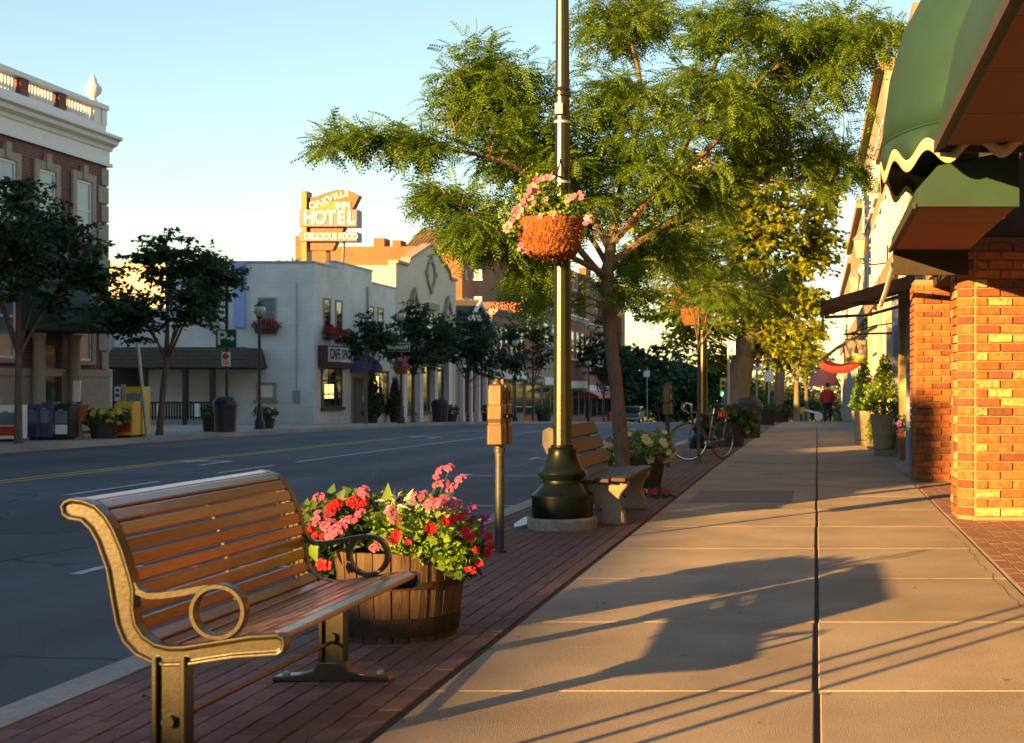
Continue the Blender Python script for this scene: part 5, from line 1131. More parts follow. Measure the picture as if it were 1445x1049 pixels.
ps_ = thing('parking_sign', 'square green P sign with a right arrow on the lamp post', 'sign', (X1_, Y, wz(490, Y))); X0, X1 = wx(305, Y), wx(334, Y); z0, z1 = wz(491, Y), wz(465, Y)
part('plate', MB().box(X0, X1, Y-.03, Y, z0, z1), M['signgreen'], ps_, bev=.008); text('P', .62, M['signwhite'], ps_, (wx(313.5, Y), Y-.034, (z0+z1)/2), (R(90), 0, 0), .003, .01)
ar = MB(); xc, zc = wx(326, Y), (z0+z1)/2; ar.prism([(xc-.12, zc-.03), (xc+.02, zc-.03), (xc+.02, zc-.1), (xc+.14, zc), (xc+.02, zc+.1), (xc+.02, zc+.03), (xc-.12, zc+.03)], 'y', Y-.036, Y-.031); part('arrow', ar, M['signwhite'], ps_)
bd_ = MB(); 
for (a, b, c, d_) in ((X0+.02, X1-.02, z0+.02, z0+.035), (X0+.02, X1-.02, z1-.035, z1-.02), (X0+.02, X0+.035, z0+.036, z1-.036), (X1-.035, X1-.02, z0+.036, z1-.036)): bd_.box(a, b, Y-.034, Y-.03, c, d_)
part('border', bd_, M['signgreen'], ps_)
ns_ = thing('no_parking_notice', 'small white and red notice below the green parking sign', 'sign', (X1_, Y, wz(517, Y))); part('plate', MB().box(wx(313, Y), wx(325, Y), Y-.03, Y, wz(517, Y), wz(497, Y)), M['signwhite'], ns_)
rd = MB(); 
xc, zc = wx(319, Y), wz(503, Y)
rd.lathe([(.07, 0), (.1, 0), (.1, .004), (.07, .004)], (0, 0, 0), 16); rd.v = [(xc+a, Y-.031-c, zc+b) for a, b, c in rd.v]; part('ring', rd, M['signred'], ns_); part('text_bars', MB().box(wx(314.5, Y), wx(323.5, Y), Y-.033, Y-.03, wz(511, Y), wz(509.5, Y)).box(wx(314.5, Y), wx(323.5, Y), Y-.033, Y-.03, wz(514.5, Y), wz(513, Y)), M['signred'], ns_)
ss = thing('street_name_sign', 'green street-name blade on the post lamp', 'sign', (X3_, Y3_-.1, wz(497, Y3_))); part('blade', MB().box(wx(547, Y3_-.1), wx(578, Y3_-.1), Y3_-.13, Y3_-.1, wz(496, Y3_), wz(485, Y3_)), M['signgreen'], ss); part('frame', MB().box(wx(546.6, Y3_-.1), wx(578.4, Y3_-.1), Y3_-.11, Y3_-.09, wz(496.6, Y3_), wz(484.4, Y3_)), M['signwhite'], ss); text('THOMAS ST', .22, M['signwhite'], ss, (wx(562.5, Y3_), Y3_-.134, wz(490.6, Y3_)), (R(90), 0, 0), .003, .006, sx=.8)
basket(X3_+.1, Y3_-.35, wz(528, Y3_), .3, 'pink hanging basket on the far post lamp', None, (X3_, Y3_), 8, .3)
for k in range(12): place_flower(pinkp, bpy.data.objects['hanging_basket.002'], (X3_+.1+rnd.uniform(-.4, .4), Y3_-.65, wz(528, Y3_)+.4+rnd.uniform(-.05, .3)), (0, -1, .3), 1.6)
G4 = 'newspaper boxes on the far pavement'
def newsbox(px0, px1, ptop, label, m, X=None, Y=None, face=None, cat='newspaper box', slope=True):
    g0 = gz(Y); x0, x1 = wx(px0, Y), wx(px1, Y); zt = wz(ptop, Y); dp = .45; t = thing('newspaper_box', label, cat, ((x0+x1)/2, Y, g0), G4)
    pr_ = [(Y, g0+.06), (Y+dp, g0+.06), (Y+dp, zt), (Y+.12, zt), (Y, zt-.12)] if slope else [(Y, g0+.06), (Y+dp, g0+.06), (Y+dp, zt), (Y, zt)]
    b = part('body', MB().prism(pr_, 'x', x0, x1), m, t, bev=.015); part('pedestal', MB().box(x0+.06, x1-.06, Y+.06, Y+dp-.06, g0, g0+.06), M['black'], t)
    h = zt-g0; part('door', MB().box(x0+.05, x1-.05, Y-.015, Y-.002, g0+h*.45, zt-.18), M['glass2'], t); 
    if face: part('poster', MB().box(x0+.05, x1-.05, Y-.014, Y-.002, g0+.14, g0+h*.42), face, t)
    part('handle', MB().box((x0+x1)/2-.06, (x0+x1)/2+.06, Y-.04, Y-.016, zt-.17, zt-.14), M['grey'], t); return t
newsbox(161, 187, 567, 'front yellow newspaper box with a red poster', M['yellowbox'], Y=36.6, face=M['redbox'])
newsbox(176, 201, 546, 'taller yellow newspaper box behind the front one', M['yellowbox'], Y=37.6, face=None)
newsbox(36, 54, 571, 'left one of the two blue newspaper boxes', M['bluebox'], Y=34.6); newsbox(54.5, 72, 568, 'right one of the two blue newspaper boxes', M['bluebox'], Y=34.7)
newsbox(74, 98, 570, 'black newspaper box with white lettering panel beside the blue ones', M['black'], Y=34.9, face=M['signwhite']); newsbox(-8, 24, 572, 'newspaper box plastered with red and white posters at the left edge', M['signwhite'], Y=33.6, face=M['redbox'])
Y = 37.4; po = thing('poster_box', 'narrow white poster stand between planter and yellow boxes', 'poster stand', (wx(166, 38.2), 38.2, gz(38.2))); part('stand', MB().box(wx(161, 38.2), wx(171, 38.2), 38.2, 38.5, gz(38), wz(543, 38.2)), M['bluebox'], po, bev=.02); part('poster', MB().box(wx(162, 38.2), wx(170, 38.2), 38.18, 38.198, wz(566, 38.2), wz(546, 38.2)), M['signwhite'], po); part('print', MB().box(wx(163, 38.2), wx(169, 38.2), 38.17, 38.179, wz(560, 38.2), wz(556, 38.2)).box(wx(164, 38.2), wx(169, 38.2), 38.17, 38.179, wz(553, 38.2), wz(549, 38.2)), M['bluebox'], po)
ur = thing('terracotta_urn', 'brown terracotta urn in front of the bank wall', 'urn', (wx(108, 35.6), 35.6, 0)); mb = MB(); mb.lathe([(.16, 0), (.17, .06), (.08, .16), (.08, .28), (.2, .5), (.27, .75), (.30, .78), (.30, .82), (.25, .82)], (wx(108, 35.6), 35.6, 0), 20); part('bowl', mb, M['terracotta'], ur, smooth=True); part('soil', MB().lathe([(.01, .8), (.24, .79)], (wx(108, 35.6), 35.6, 0), 12), M['soil'], ur)
ws = thing('white_notice_post', 'short white slanted notice post before the bank', 'notice', (wx(110, 38.6), 38.6, 0)); part('post', MB().prism([(wx(109, 38.6)-.05, 0), (wx(109, 38.6)+.08, 0), (wx(113, 38.6), .9), (wx(108, 38.6), .9)], 'y', 38.6, 38.7), M['black'], ws); part('board', MB().prism([(wx(105.5, 38.6), .85), (wx(114, 38.6), .85), (wx(115.5, 38.6), 1.42), (wx(106, 38.6), 1.42)], 'y', 38.5, 38.58), M['signwhite'], ws)
lp_ = thing('leaning_signpost', 'leaning grey signpost beside the yellow boxes', 'signpost', (wx(206, 36.4), 36.4, 0)); part('post', MB().tube([(wx(207.5, 36.4), 36.4, 0), (wx(194, 36.4), 36.4, wz(484, 36.4))], .045, 6), M['grey'], lp_); part('plate', MB().box(-.012, .012, -.22, .22, -.28, .28), M['grey'], lp_).location = Vector((wx(196.5, 36.4), 36.36, wz(507, 36.4)))-ORG[lp_.name]+Vector(lp_.location)*0
tub(wx(147, 36.2), 36.2, .36, .42, 'dark tub of yellow flowers beside the yellow newspaper boxes', ((yelp, 34, 1.8),), 25, [(-.1, 0, .1, .5, .4, .22, 420), (.35, 0, .12, .25, .3, .2, 160)], lsize=.1)
bin_(wx(318, 42.6), 42.6, .33, 1.08, 'dark domed litter bin under the green parking sign'); tub(wx(295, 43.2), 43.2, .2, .45, 'small leafy pot beside the litter bin under the parking sign', (), 26, [(0, 0, .14, .24, .24, .2, 160)], lsize=.1, leafm='far_leaf')
tub(wx(375, 48), 48, .3, .34, 'leafy pale green pot at the hotel corner', (), 27, [(0, 0, .18, .42, .4, .2, 300)], lsize=.11, leafm='far_leaf')
bin_(wx(621, 72), 72, .42, 1.15, 'black litter bin before the gabled building'); tub(wx(637, 73), 73, .3, .4, 'leafy pot beside the black litter bin', (), 28, [(0, 0, .2, .4, .4, .24, 160)], lsize=.14, leafm='far_leaf'); tub(wx(690, 82), 82, .4, .5, 'leafy tub before the brown brick shop', (), 29, [(0, 0, .2, .5, .5, .25, 160)], lsize=.16)
tub(wx(768, 95), 95, .5, .55, 'leafy tub before the Victorian shops', (), 31, [(0, 0, .25, .7, .6, .3, 160)], lsize=.18)
def topiary(X, Y, h0, h1, r, label, potfn, leafm='green', seed=1, size=.07, group='clipped cone shrubs'):
    g0 = gz(Y); t = thing('topiary', label, 'shrub', (X, Y, g0), group); potfn(t, X, Y, g0)
    part('stem', MB().tube([(X, Y, g0+h0-.15), (X, Y, g0+h1*.8)], .025, 6), M['bark'], t)
    bl = []
    for k in range(7):
        u = k/6; bl.append(((X, Y, g0+h0+(h1-h0)*u*.95+.08), r*(1-.82*u)+.02, r*(1-.82*u)+.02, (h1-h0)*.11, int(330*(1-.8*u))+30))
    foliage(bl, M[leafm], LOBED, size, t, 'clipped_foliage', seed, shell=.75); return t
def smallpot(t, X, Y, g0): part('pot', MB().lathe([(.2, 0), (.28, .4), (.3, .42), (.25, .43)], (X, Y, g0), 14), M['darkwood'], t, smooth=True)
topiary(wx(526, 64), 64, .4, 2.1, .42, 'dark cone shrub left of the hotel window', smallpot, 'street_leaf', 301, .12); topiary(wx(557, 69), 69, .4, 2.0, .4, 'dark cone shrub right of the hotel window', smallpot, 'street_leaf', 302, .12)
hy = thing('fire_hydrant', 'small red fire hydrant far down the far pavement', 'hydrant', (wx(861, 118), 118, gz(118))); mb = MB(); mb.lathe([(.2, 0), (.2, .08), (.14, .1), (.14, .6), (.18, .62), (.16, .72), (.06, .82)], (wx(861, 118), 118, gz(118)), 12); part('barrel', mb, M['hydrant'], hy); part('nozzle', MB().tube([(wx(861, 118)-.25, 118, gz(118)+.5), (wx(861, 118)+.25, 118, gz(118)+.5)], .07, 8), M['hydrant'], hy)
# ------------------------------------------------------------------ right side: brick corner building
XW = 1.5
nb = thing('brick_corner_building', 'sunlit brick shop building with piers at the right edge', 'building', (XW, 15, 0))
part('upper_wall', MB().box(XW, 8, 13.6, 20.6, 2.72, 7.6), M['tanwall'], nb); part('upper_cornice', MB().box(XW-.25, 8, 13.6, 20.7, 7.2, 7.6), M['tanwall'], nb)
part('recess_wall', MB().box(2.7, 3., -6, 20.6, 0, 2.72), M['dark'], nb); part('awning_shade_board', MB().box(1.48, 2.69, 13.45, 13.59, 2.71, 4.2), M['dark'], nb); part('near_upper_wall', MB().box(2.7, 3, -6, 13.59, 2.72, 7.6), M['tanwall'], nb); part('recess_ceiling', MB().box(1.55, 2.69, 13.61, 20.6, 2.6, 2.715), M['dark'], nb); part('recess_back', MB().box(2.0, 2.69, 17.2, 17.4, 0, 2.6), M['dark'], nb)  # dark board at the fascia stands in for awning shade on the wall
cm_ = MB()
BH, BL = .0872, .235
def brickobj(parent, L_, dpt, c, rotz, m): 
    key = 'brick_%s_%d' % (m, round(L_*1000)); me = BM.get(key)
    if me is None:
        mb = MB().cbox((0, 0, 0), L_-.013, dpt, BH-.014); me = mb.mesh('brick'); bm = bmesh.new(); bm.from_mesh(me); bmesh.ops.bevel(bm, geom=list(bm.edges), offset=.004, segments=1, affect='EDGES'); bm.to_mesh(me); bm.free(); me.materials.append(M[m]); BM[key] = me
    inst('brick', me, parent, c, (rnd.uniform(-.006, .006), rnd.uniform(-.006, .006), rotz+rnd.uniform(-.008, .008)))
BM = {}
def pick(): return rnd.choices(('brick', 'brick_dk', 'brick_pale'), (.66, .14, .2))[0]
# near pier: front face, 45 degree chamfer, return
pA = part('near_pier', MB().prism([(XW+.0, 13.52), (2.9, 13.52), (2.9, 14.3), (1.36, 14.3), (1.36, 13.67)], 'z', 0, 2.7), M['mortar'], nb)
part('plinth', MB().box(XW-.02, 2.9, 13.48, 13.52, 0, .035), M['mortar'], nb)
nc = 30
for r in range(nc):
    z = .035+BH*(r+.5); x = XW+.012; off = (r % 2)*BL/2; k = 0
    while x < 2.85:
        L_ = BL/2 if (k == 0 and r % 2) else BL
        if x+L_ > 2.88: break
        brickobj(nb, L_, .05, (x+L_/2, 13.52+rnd.uniform(-.004, .003), z), 0, pick()); x += L_; k += 1
    # chamfer
    L_ = math.hypot(.14, .15); brickobj(nb, round(L_+.005, 3), .05, ((XW+1.36)/2+.004, (13.52+13.67)/2+.004, z), -math.atan2(.15, .14), 'brick_dk' if r % 3 == 0 else 'brick')
    for j in range(2): brickobj(nb, BL, .05, (1.362, 13.70+BL*(j+.5)+.02, z), R(90), pick())
# second pier
pB = part('far_pier', MB().box(1.31, 2.5, 18.96, 19.7, 0, 2.7), M['mortar'], nb)
for r in range(30):
    z = .02+BH*(r+.5); x = 1.312; k = 0
    while x < 2.2:
        L_ = BL/2 if (k == 0 and r % 2) else BL
        brickobj(nb, L_, .05, (x+L_/2, 18.958+rnd.uniform(-.003, .003), z), 0, 'brick' if rnd.random() < .8 else 'brick_dk'); x += L_; k += 1
    for j in range(3): brickobj(nb, BL, .05, (1.312, 18.965+BL*(j+.5), z), R(90), 'brick')
# awnings
a1 = thing('long_green_awning', 'long green awning with brown ribbed underside at top right', 'awning', (XW, 8, 2.9))
zz = 2.9; part('fabric', MB().prism([(.83, zz), (.83, zz+.16), (.95, zz+.75), (1.3, zz+1.5), (2.7, zz+2.4), (2.7, zz+2.3), (1.36, zz+1.42), (1.0, zz+.7), (.87, zz+.1), (.87, zz)], 'y', 4., 9.7), M['awngreen'], a1, smooth=True)
part('end_panel', MB().prism([(.86, zz+.02), (.86, zz+.16), (.98, zz+.75), (1.33, zz+1.48), (2.69, zz+2.36), (2.69, zz+.02)], 'y', 9.62, 9.69), M['awngreen'], a1)
for k in range(5): part('soffit_panel', MB().box(.875, 2.68, 9.60-1.12*(k+1)+.008, 9.60-1.12*k-.008, zz+.012, zz+.03), M['soffit'], a1)
part('edge_trim', MB().box(.80, .828, 4., 9.72, zz-.02, zz+.05).box(.83, 2.69, 9.70, 9.725, zz-.02, zz+.06), M['darkwood'], a1)
a2 = thing('dome_awning', 'domed green awning with scalloped cream-edged valance', 'awning', (1.45, 10.95, 2.9)); C2 = (1.42, 10.98); ax_, ay_ = .92, 1.5
pr_ = [(1.0, 3.10), (.985, 3.3), (.93, 3.65), (.82, 4.0), (.62, 4.35), (.34, 4.6), (.02, 4.7)]
dm = MB(); dm.lathe(pr_, (C2[0], C2[1], 0), 28, a0=math.pi/2, a1=3*math.pi/2, sx=ax_, sy=ay_); o = part('canopy', dm, M['awngreen'], a2, smooth=True); s = o.modifiers.new('solid', 'SOLIDIFY'); s.thickness = .012
va, tr = MB(), MB(); n = 132
def sc(j): return 2.905+.06*math.cos(2*math.pi*j/16.5)
for j in range(n+1):
    a = math.pi/2+math.pi*j/n; x, y_ = C2[0]+ax_*1.003*math.cos(a), C2[1]+ay_*1.003*math.sin(a); va.v += [(x, y_, 3.11), (x, y_, sc(j)+.02)]
    x2, y2 = C2[0]+ax_*1.012*math.cos(a), C2[1]+ay_*1.012*math.sin(a); tr.v += [(x2, y2, sc(j)+.05), (x2, y2, sc(j)-.035)]
va.f = [(2*j, 2*j+1, 2*j+3, 2*j+2) for j in range(n)]; tr.f = list(va.f)
for nm, mm, mt in (('valance', va, 'awngreen'), ('scalloped_trim', tr, 'awntrim')):
    o = part(nm, mm, M[mt], a2, smooth=True); s = o.modifiers.new('solid', 'SOLIDIFY'); s.thickness = .008
sm_ = MB(); sm_.tube([(C2[0]+ax_*1.006*math.cos(math.pi/2+math.pi*j/28), C2[1]+ay_*1.006*math.sin(math.pi/2+math.pi*j/28), 3.11) for j in range(29)], .008, 5); part('seam', sm_, M['awngreen'], a2)
fr_ = MB()
for j in (4, 9, 14, 19, 24):
    a = math.pi/2+math.pi*j/28; fr_.tube([(C2[0]+ax_*.97*r*math.cos(a), C2[1]+ay_*.97*r*math.sin(a), z-.03) for r, z in pr_], .012, 5)
part('hoop_frame', fr_, M['black'], a2)
a3 = thing('small_green_awning', 'small green box awning with brown underside below the dome', 'awning', (XW, 11.8, 2.55)); zz = 2.55
part('fabric', MB().prism([(.70, zz), (.70, zz+.12), (.86, zz+.30), (1.44, zz+.42), (1.44, zz+.38), (.9, zz+.26), (.73, zz+.1), (.73, zz)], 'y', 10.1, 13.36), M['awngreen'], a3)
for (y0, y1) in ((10.02, 10.1), (13.3, 13.37)): part('end_panel', MB().prism([(.71, zz+.0), (.71, zz+.11), (.87, zz+.28), (1.43, zz+.4), (1.43, zz)], 'y', y0+.001, y1-.001), M['awngreen'], a3)
for k in range(3): part('soffit_panel', MB().box(.735, 1.42, 13.28-1.06*(k+1)+.006, 13.28-1.06*k-.006, zz+.01, zz+.03), M['soffit'], a3)
part('edge_trim', MB().box(.675, .698, 10.02, 13.37, zz-.015, zz+.03), M['darkwood'], a3); part('fascia', MB().box(.72, 1.43, 13.38, 13.46, zz-.22, zz+.1), M['dark'], a3)
# next buildings
def rshop(label, a, b, zt, wm, X=1.6, cols=('colcream', 'colblue'), n=4, roof=True):
    g0 = gz((a+b)/2); t = thing('right_shop', label, 'building', (X, (a+b)/2, g0), 'shops along the right pavement')
    part('wall', MB().box(X, X+7, a, b, g0-.5, zt), wm, t); part('cornice', MB().box(X-.22, X+7, a, b-.02, zt-.02, zt+.3), M['tanwall'], t)
    wd = (b-a)/n
    for k in range(n):
        y0, y1 = a+wd*k, a+wd*(k+1)
        for z0, z1, nm in ((g0+.5, g0+2.5, 'shop_window'), (4., 5.8, 'window'), (6.4, 7.8, 'window')):
            if z1 > zt-.3: continue
            fm_ = MB(); fm_.box(X-.04, X+.02, y0+wd*.2, y0+wd*.24, z0, z1); fm_.box(X-.04, X+.02, y1-wd*.24, y1-wd*.2, z0, z1); fm_.box(X-.04, X+.02, y0+wd*.24, y1-wd*.24, z1-.1, z1); fm_.box(X-.08, X+.02, y0+wd*.18, y1-wd*.18, z0-.1, z0)
            o = part(nm, fm_, M['trim'], t); part('pane', MB().box(X-.012, X+.02, y0+wd*.24, y1-wd*.24, z0, z1-.1), M['glass'], o)
        part('pilaster', MB().box(X-.16, X-.001, y0-.0+.05, y0+.4, g0, 3.3), M[cols[k % len(cols)]], t, bev=.02)
    part('shop_fascia', MB().box(X-.2, X-.001, a+.05, b-.05, 3.31, 3.8), M['tanwall'], t); return t
rshop('cream shop with blue-grey and cream pilasters beside the brick piers', 20.75, 34, 6.6, M['creamwall'], 1.62, n=6)
rshop('taller cream shop with upper windows behind the brown awning', 34.05, 50, 8.9, M['creamwall'], 1.62, n=5)
rshop('tan shop farther along the right pavement', 50.05, 68, 7.6, M['tanwall'], 1.62, n=5); rshop('farthest pale shop on the right pavement', 68.05, 95, 7.2, M['creamwall'], 1.7, n=6)
dp_ = thing('drain_pipe', 'sunlit white downpipe curving beside the green awnings', 'pipe', (1.3, 14.2, 2.3)); part('pipe', MB().tube([(1.02, 13.5, 3.6), (.98, 14.4, 3.3), (.95, 16.5, 2.9), (.92, 18.9, 2.55), (.90, 20., 2.42)], .035, 8), M['trim'], dp_, smooth=True)
br = thing('brown_awning', 'brown retractable awning held out on folding arms over the pavement', 'awning', (1.5, 23, 3.))
fb = MB(); fb.v = [(1.58, 21.6, 3.02), (1.58, 26.2, 3.02), (.1, 26.2, 2.58), (.1, 21.6, 2.58)]; fb.f = [(0, 1, 2, 3)]; fb = part('fabric', fb, M['awnbrown'], br); s = fb.modifiers.new('solid', 'SOLIDIFY'); s.thickness = .02
vl = MB().box(.085, .105, 21.6, 26.2, 2.28, 2.56); part('valance', vl, M['awnbrown'], br); part('front_bar', MB().tube([(.09, 21.5, 2.58), (.09, 26.3, 2.58)], .035, 8), M['awnbrown'], br)
for yy in (22., 25.8): part('folding_arm', MB().tube([(1.58, yy, 2.75), (.95, yy+.5, 2.6), (.15, yy, 2.53)], .03, 6), M['grey'], br)
part('side_flap', MB().prism([(1.56, 3.0), (.1, 2.56), (.1, 2.44), (1.56, 2.8)], 'y', 21.56, 21.6), M['awnbrown'], br)
rd_ = thing('red_awning', 'half-folded red awning on black arms farther down the pavement', 'awning', (1.5, 34.6, 2.))
cl = MB(); 
for j in range(9):
    u = j/8; xx = .06+1.1*u; zq = wz(512, 34.5)-.18*math.sin(math.pi*u)+.12*u; cl.v += [(xx, 34.4, zq+.0), (xx, 34.4, zq-.12-.03*math.sin(3*u)), (xx+.1, 35.6, zq+.10)]
cl.f = [(3*j, 3*j+1, 3*j+4, 3*j+3) for j in range(8)]+[(3*j+3, 3*j+5, 3*j+2, 3*j) for j in range(8)]; o = part('fabric', cl, M['awnred'], rd_, smooth=True); s = o.modifiers.new('solid', 'SOLIDIFY'); s.thickness = .015
for k in range(3): part('arm', MB().tube([(.05, 34.4+k*.9, wz(510, 34.5)), (.5, 34.4+k*.9, wz(490, 34.5)), (1.6, 34.4+k*.9, wz(455, 34.5))], .03, 6), M['black'], rd_)
Y = 27.5; hs = thing('hanging_shop_sign', 'square cream shop sign with dark figure and yellow flowers on an iron bracket', 'sign', (wx(1208, Y), Y, wz(512, Y)))
part('board', MB().box(wx(1193, Y), wx(1224, Y), Y, Y+.05, wz(513, Y), wz(480, Y)), M['signwhite'], hs, bev=.01).data.materials[0] = mat('cream_board', (.62, .48, .33), var=.12, rough=.7)
part('rim', MB().box(wx(1192, Y), wx(1225, Y), Y+.01, Y+.04, wz(514.5, Y), wz(513.2, Y)).box(wx(1192, Y), wx(1225, Y), Y+.01, Y+.04, wz(479.8, Y), wz(478.5, Y)), M['awnbrown'], hs); part('figure', MB().prism([(wx(1205, Y), wz(499, Y)), (wx(1212, Y), wz(499, Y)), (wx(1211, Y), wz(494, Y)), (wx(1208.5, Y), wz(485, Y)), (wx(1206, Y), wz(494, Y))], 'y', Y-.006, Y-.001), M['darkwood'], hs)
for (px, py) in ((1197, 508), (1202, 506), (1206, 509), (1213, 508), (1218, 505), (1221, 509)): part('painted_flower', MB().lathe([(.05, 0), (.05, .004)], (0, 0, 0), 8), M['flyellow'], hs).location = Vector((wx(px, Y), Y-.002, wz(py, Y)))-ORG[hs.name]
for o in hs.children:
    if o.name.startswith('painted_flower'):
        o.data.transform(Matrix.Translation(ORG[hs.name])); o.rotation_euler = (R(90), 0, 0)
part('bracket', MB().tube([(1.6, Y+.02, wz(470, Y)), (wx(1190, Y), Y+.02, wz(472, Y))], .02, 6).tube([(1.6, Y+.02, wz(455, Y)), (1.1, Y+.02, wz(460, Y)), (wx(1196, Y), Y+.02, wz(472, Y))], .014, 6).tube([(wx(1196, Y), Y+.02, wz(472, Y)), (wx(1196, Y), Y+.02, wz(480, Y))], .008, 5).tube([(wx(1221, Y), Y+.02, wz(472, Y)), (wx(1221, Y), Y+.02, wz(480, Y))], .008, 5), M['black'], hs)
def wall_lantern(px, py, Y, label, s=1.):
    X, z = wx(px, Y), wz(py, Y); t = thing('wall_lantern', label, 'lantern', (X, Y, z), 'wall lanterns on the right-hand shops')
    part('glass', MB().lathe([(.09*s, -.22*s), (.155*s, .16*s), (.02, .17*s)], (X, Y, z), 6), M['lampglass'], t); part('cap', MB().lathe([(.19*s, .16*s), (.1*s, .27*s), (.05*s, .29*s), (.02*s, .36*s)], (X, Y, z), 6), M['grey'], t); part('arm', MB().tube([(X, Y, z-.22*s), (X, Y, z-.32*s), (X+.2, Y, z-.36*s), (1.66, Y, z-.30*s)], .018, 6), M['black'], t)
wall_lantern(1215, 350, 30, 'glass wall lantern above the brown awning'); wall_lantern(1207, 400, 38, 'second wall lantern lower down behind the brown awning')
def stonepot(t, X, Y, g0):
    part('pot', MB().lathe([(.17, .1), (.2, .12), (.24, .5), (.275, .72), (.275, .76), (.23, .76), (.2, .7)], (X, Y, g0), 22), M['pot'], t, smooth=True); part('plinth', MB().box(X-.19, X+.19, Y-.19, Y+.19, g0, g0+.1), M['pot'], t, bev=.01)
topiary(wx(1248, 26.6), 26.6, .8, 1.72, .36, 'larger clipped cone shrub in a tall sandstone pot', stonepot, 'lime', 311, .06); topiary(wx(1219, 31.5), 31.5, .8, 1.75, .34, 'farther clipped cone shrub in a tall sandstone pot', stonepot, 'lime', 312, .06)
tub(wx(1285, 25), 25, .25, .5, 'terracotta tub of dark purple flowers beside the second brick pier', ((purp, 24, 1.4),), 33, [(0, -.02, .1, .32, .3, .2, 300)], m=M['terracotta'], leafm='street_leaf', lsize=.07)
gs = thing('trailing_plant', 'small trailing plant in a stone block between the two cone shrubs', 'plant', (wx(1230, 29), 29, gz(29))); part('block', MB().box(wx(1222, 29), wx(1237, 29), 28.9, 29.2, gz(29), gz(29)+.14), M['pot'], gs, bev=.01); foliage([((wx(1230, 29), 29.1, gz(29)+.4), .12, .12, .3, 200)], M['lime'], LOBED, .06, gs, 'foliage', 37)
rk = thing('bicycle_rack', 'three-bar steel bicycle rack on the brick strip just left of the frame', 'bicycle rack', (-2.2, 3.2, 0))
for yy in (3.48, 3.19, 2.88): part('upright', MB().tube([(-2.2, yy, 0), (-2.2, yy, 1.36)], .02, 10), M['meterpost'], rk)
part('top_bar', MB().tube([(-2.2, 3.5, 1.37), (-2.2, 2.86, 1.37)], .022, 10), M['meterpost'], rk)
# ------------------------------------------------------------------ signs down the strip, person, umbrella, car
def postsign(px, Y, plates, label, cat='sign', ph=None, pm='grey'):
    X = wx(px, Y); g0 = gz(Y); t = thing('sign_post', label, cat, (X, Y, g0)); part('post', MB().tube([(X, Y, g0-.02), (X, Y, wz(ph, Y))], .04, 8), M[pm], t)
    for (a, b, c, d_, m) in plates: part('plate', MB().box(wx(a, Y), wx(b, Y), Y-.07, Y-.04, wz(d_, Y), wz(c, Y)), M[m], t, bev=.005)
    return t
s1 = postsign(1068, 51, [(1062, 1076, 493, 506, 'signbrown'), (1062, 1076, 478, 491, 'signwhite'), (1060, 1076, 508, 514, 'signwhite'), (1061, 1075, 516, 523, 'signwhite')], 'post with brown and white direction plates just past the thick trunk', ph=470, pm='colcream')
Y = 51; part('arrow', MB().prism([(wx(1064, Y), wz(499.5, Y)), (wx(1068, Y), wz(496, Y)), (wx(1068, Y), wz(498.5, Y)), (wx(1074, Y), wz(498.5, Y)), (wx(1074, Y), wz(500.5, Y)), (wx(1068, Y), wz(500.5, Y)), (wx(1068, Y), wz(503, Y))], 'y', Y-.08, Y-.071), M['signwhite'], s1)
s2 = postsign(1085, 60.5, [(1078, 1090, 489, 498, 'signwhite'), (1078, 1090, 500, 510, 'signwhite'), (1079, 1091, 524, 539, 'signwhite')], 'post with three white plates in front of the distant lamp', ph=488); part('red_mark', MB().box(wx(1081, 60.5), wx(1087, 60.5), 60.42, 60.429, wz(496, 60.5), wz(492, 60.5)), M['signred'], s2)
s3 = postsign(1028, 40.2, [(1027, 1038, 482, 501, 'signwhite')], 'single white plate on a post left of the thick trunk', ph=480); part('dot', MB().box(wx(1031, 40.2), wx(1034, 40.2), 40.12, 40.129, wz(497, 40.2), wz(493, 40.2)), M['signred'], s3)
s4 = postsign(913, 128, [(908, 917, 523, 532, 'signwhite')], 'small pale plate before the dark trees at the street end', ph=520)
tl = thing('traffic_light', 'small yellow traffic light showing green, left of the thick trunk', 'traffic light', (wx(1021, 70), 70, gz(70))); X = wx(1021, 70); part('pole', MB().tube([(X, 70, gz(70)), (X, 70, wz(560, 70))], .07, 8), M['grey'], tl); part('housing', MB().box(X-.15, X+.15, 69.8, 70.1, wz(560, 70), wz(545, 70)+.4), M['yellowbox'], tl); zc = wz(556.5, 70)
for k, (mm) in enumerate((emit('signal_green', (.1, .9, .5), 1.5), M['black'], M['black'])): part('lens', MB().tube([(X, 69.79, zc+.28*k), (X, 69.74, zc+.28*k)], .1, 12), mm, tl)
# barrier with a yellow lamp
Y = 72.; ba = thing('street_barrier', 'low white barrier bar with a yellow lamp at the pavement end', 'barrier', (wx(1143, Y), Y, gz(Y))); part('bar', MB().tube([(wx(1132, Y), Y, wz(578, Y)), (wx(1156, Y), Y, wz(584, Y))], .06, 6), M['signwhite'], ba); part('lamp', MB().box(wx(1129, Y), wx(1135, Y), Y-.06, Y+.06, wz(584, Y), wz(575, Y)), M['yellowbox'], ba, bev=.02); part('leg', MB().tube([(wx(1154, Y), Y, gz(Y)), (wx(1154, Y), Y, wz(580, Y))], .05, 6).tube([(wx(1134, Y), Y, gz(Y)), (wx(1134, Y), Y, wz(580, Y))], .05, 6), M['grey'], ba); part('disc', MB().tube([(wx(1155, Y), Y-.1, wz(588, Y)), (wx(1155, Y), Y-.04, wz(588, Y))], .22, 18), M['signwhite'], ba)
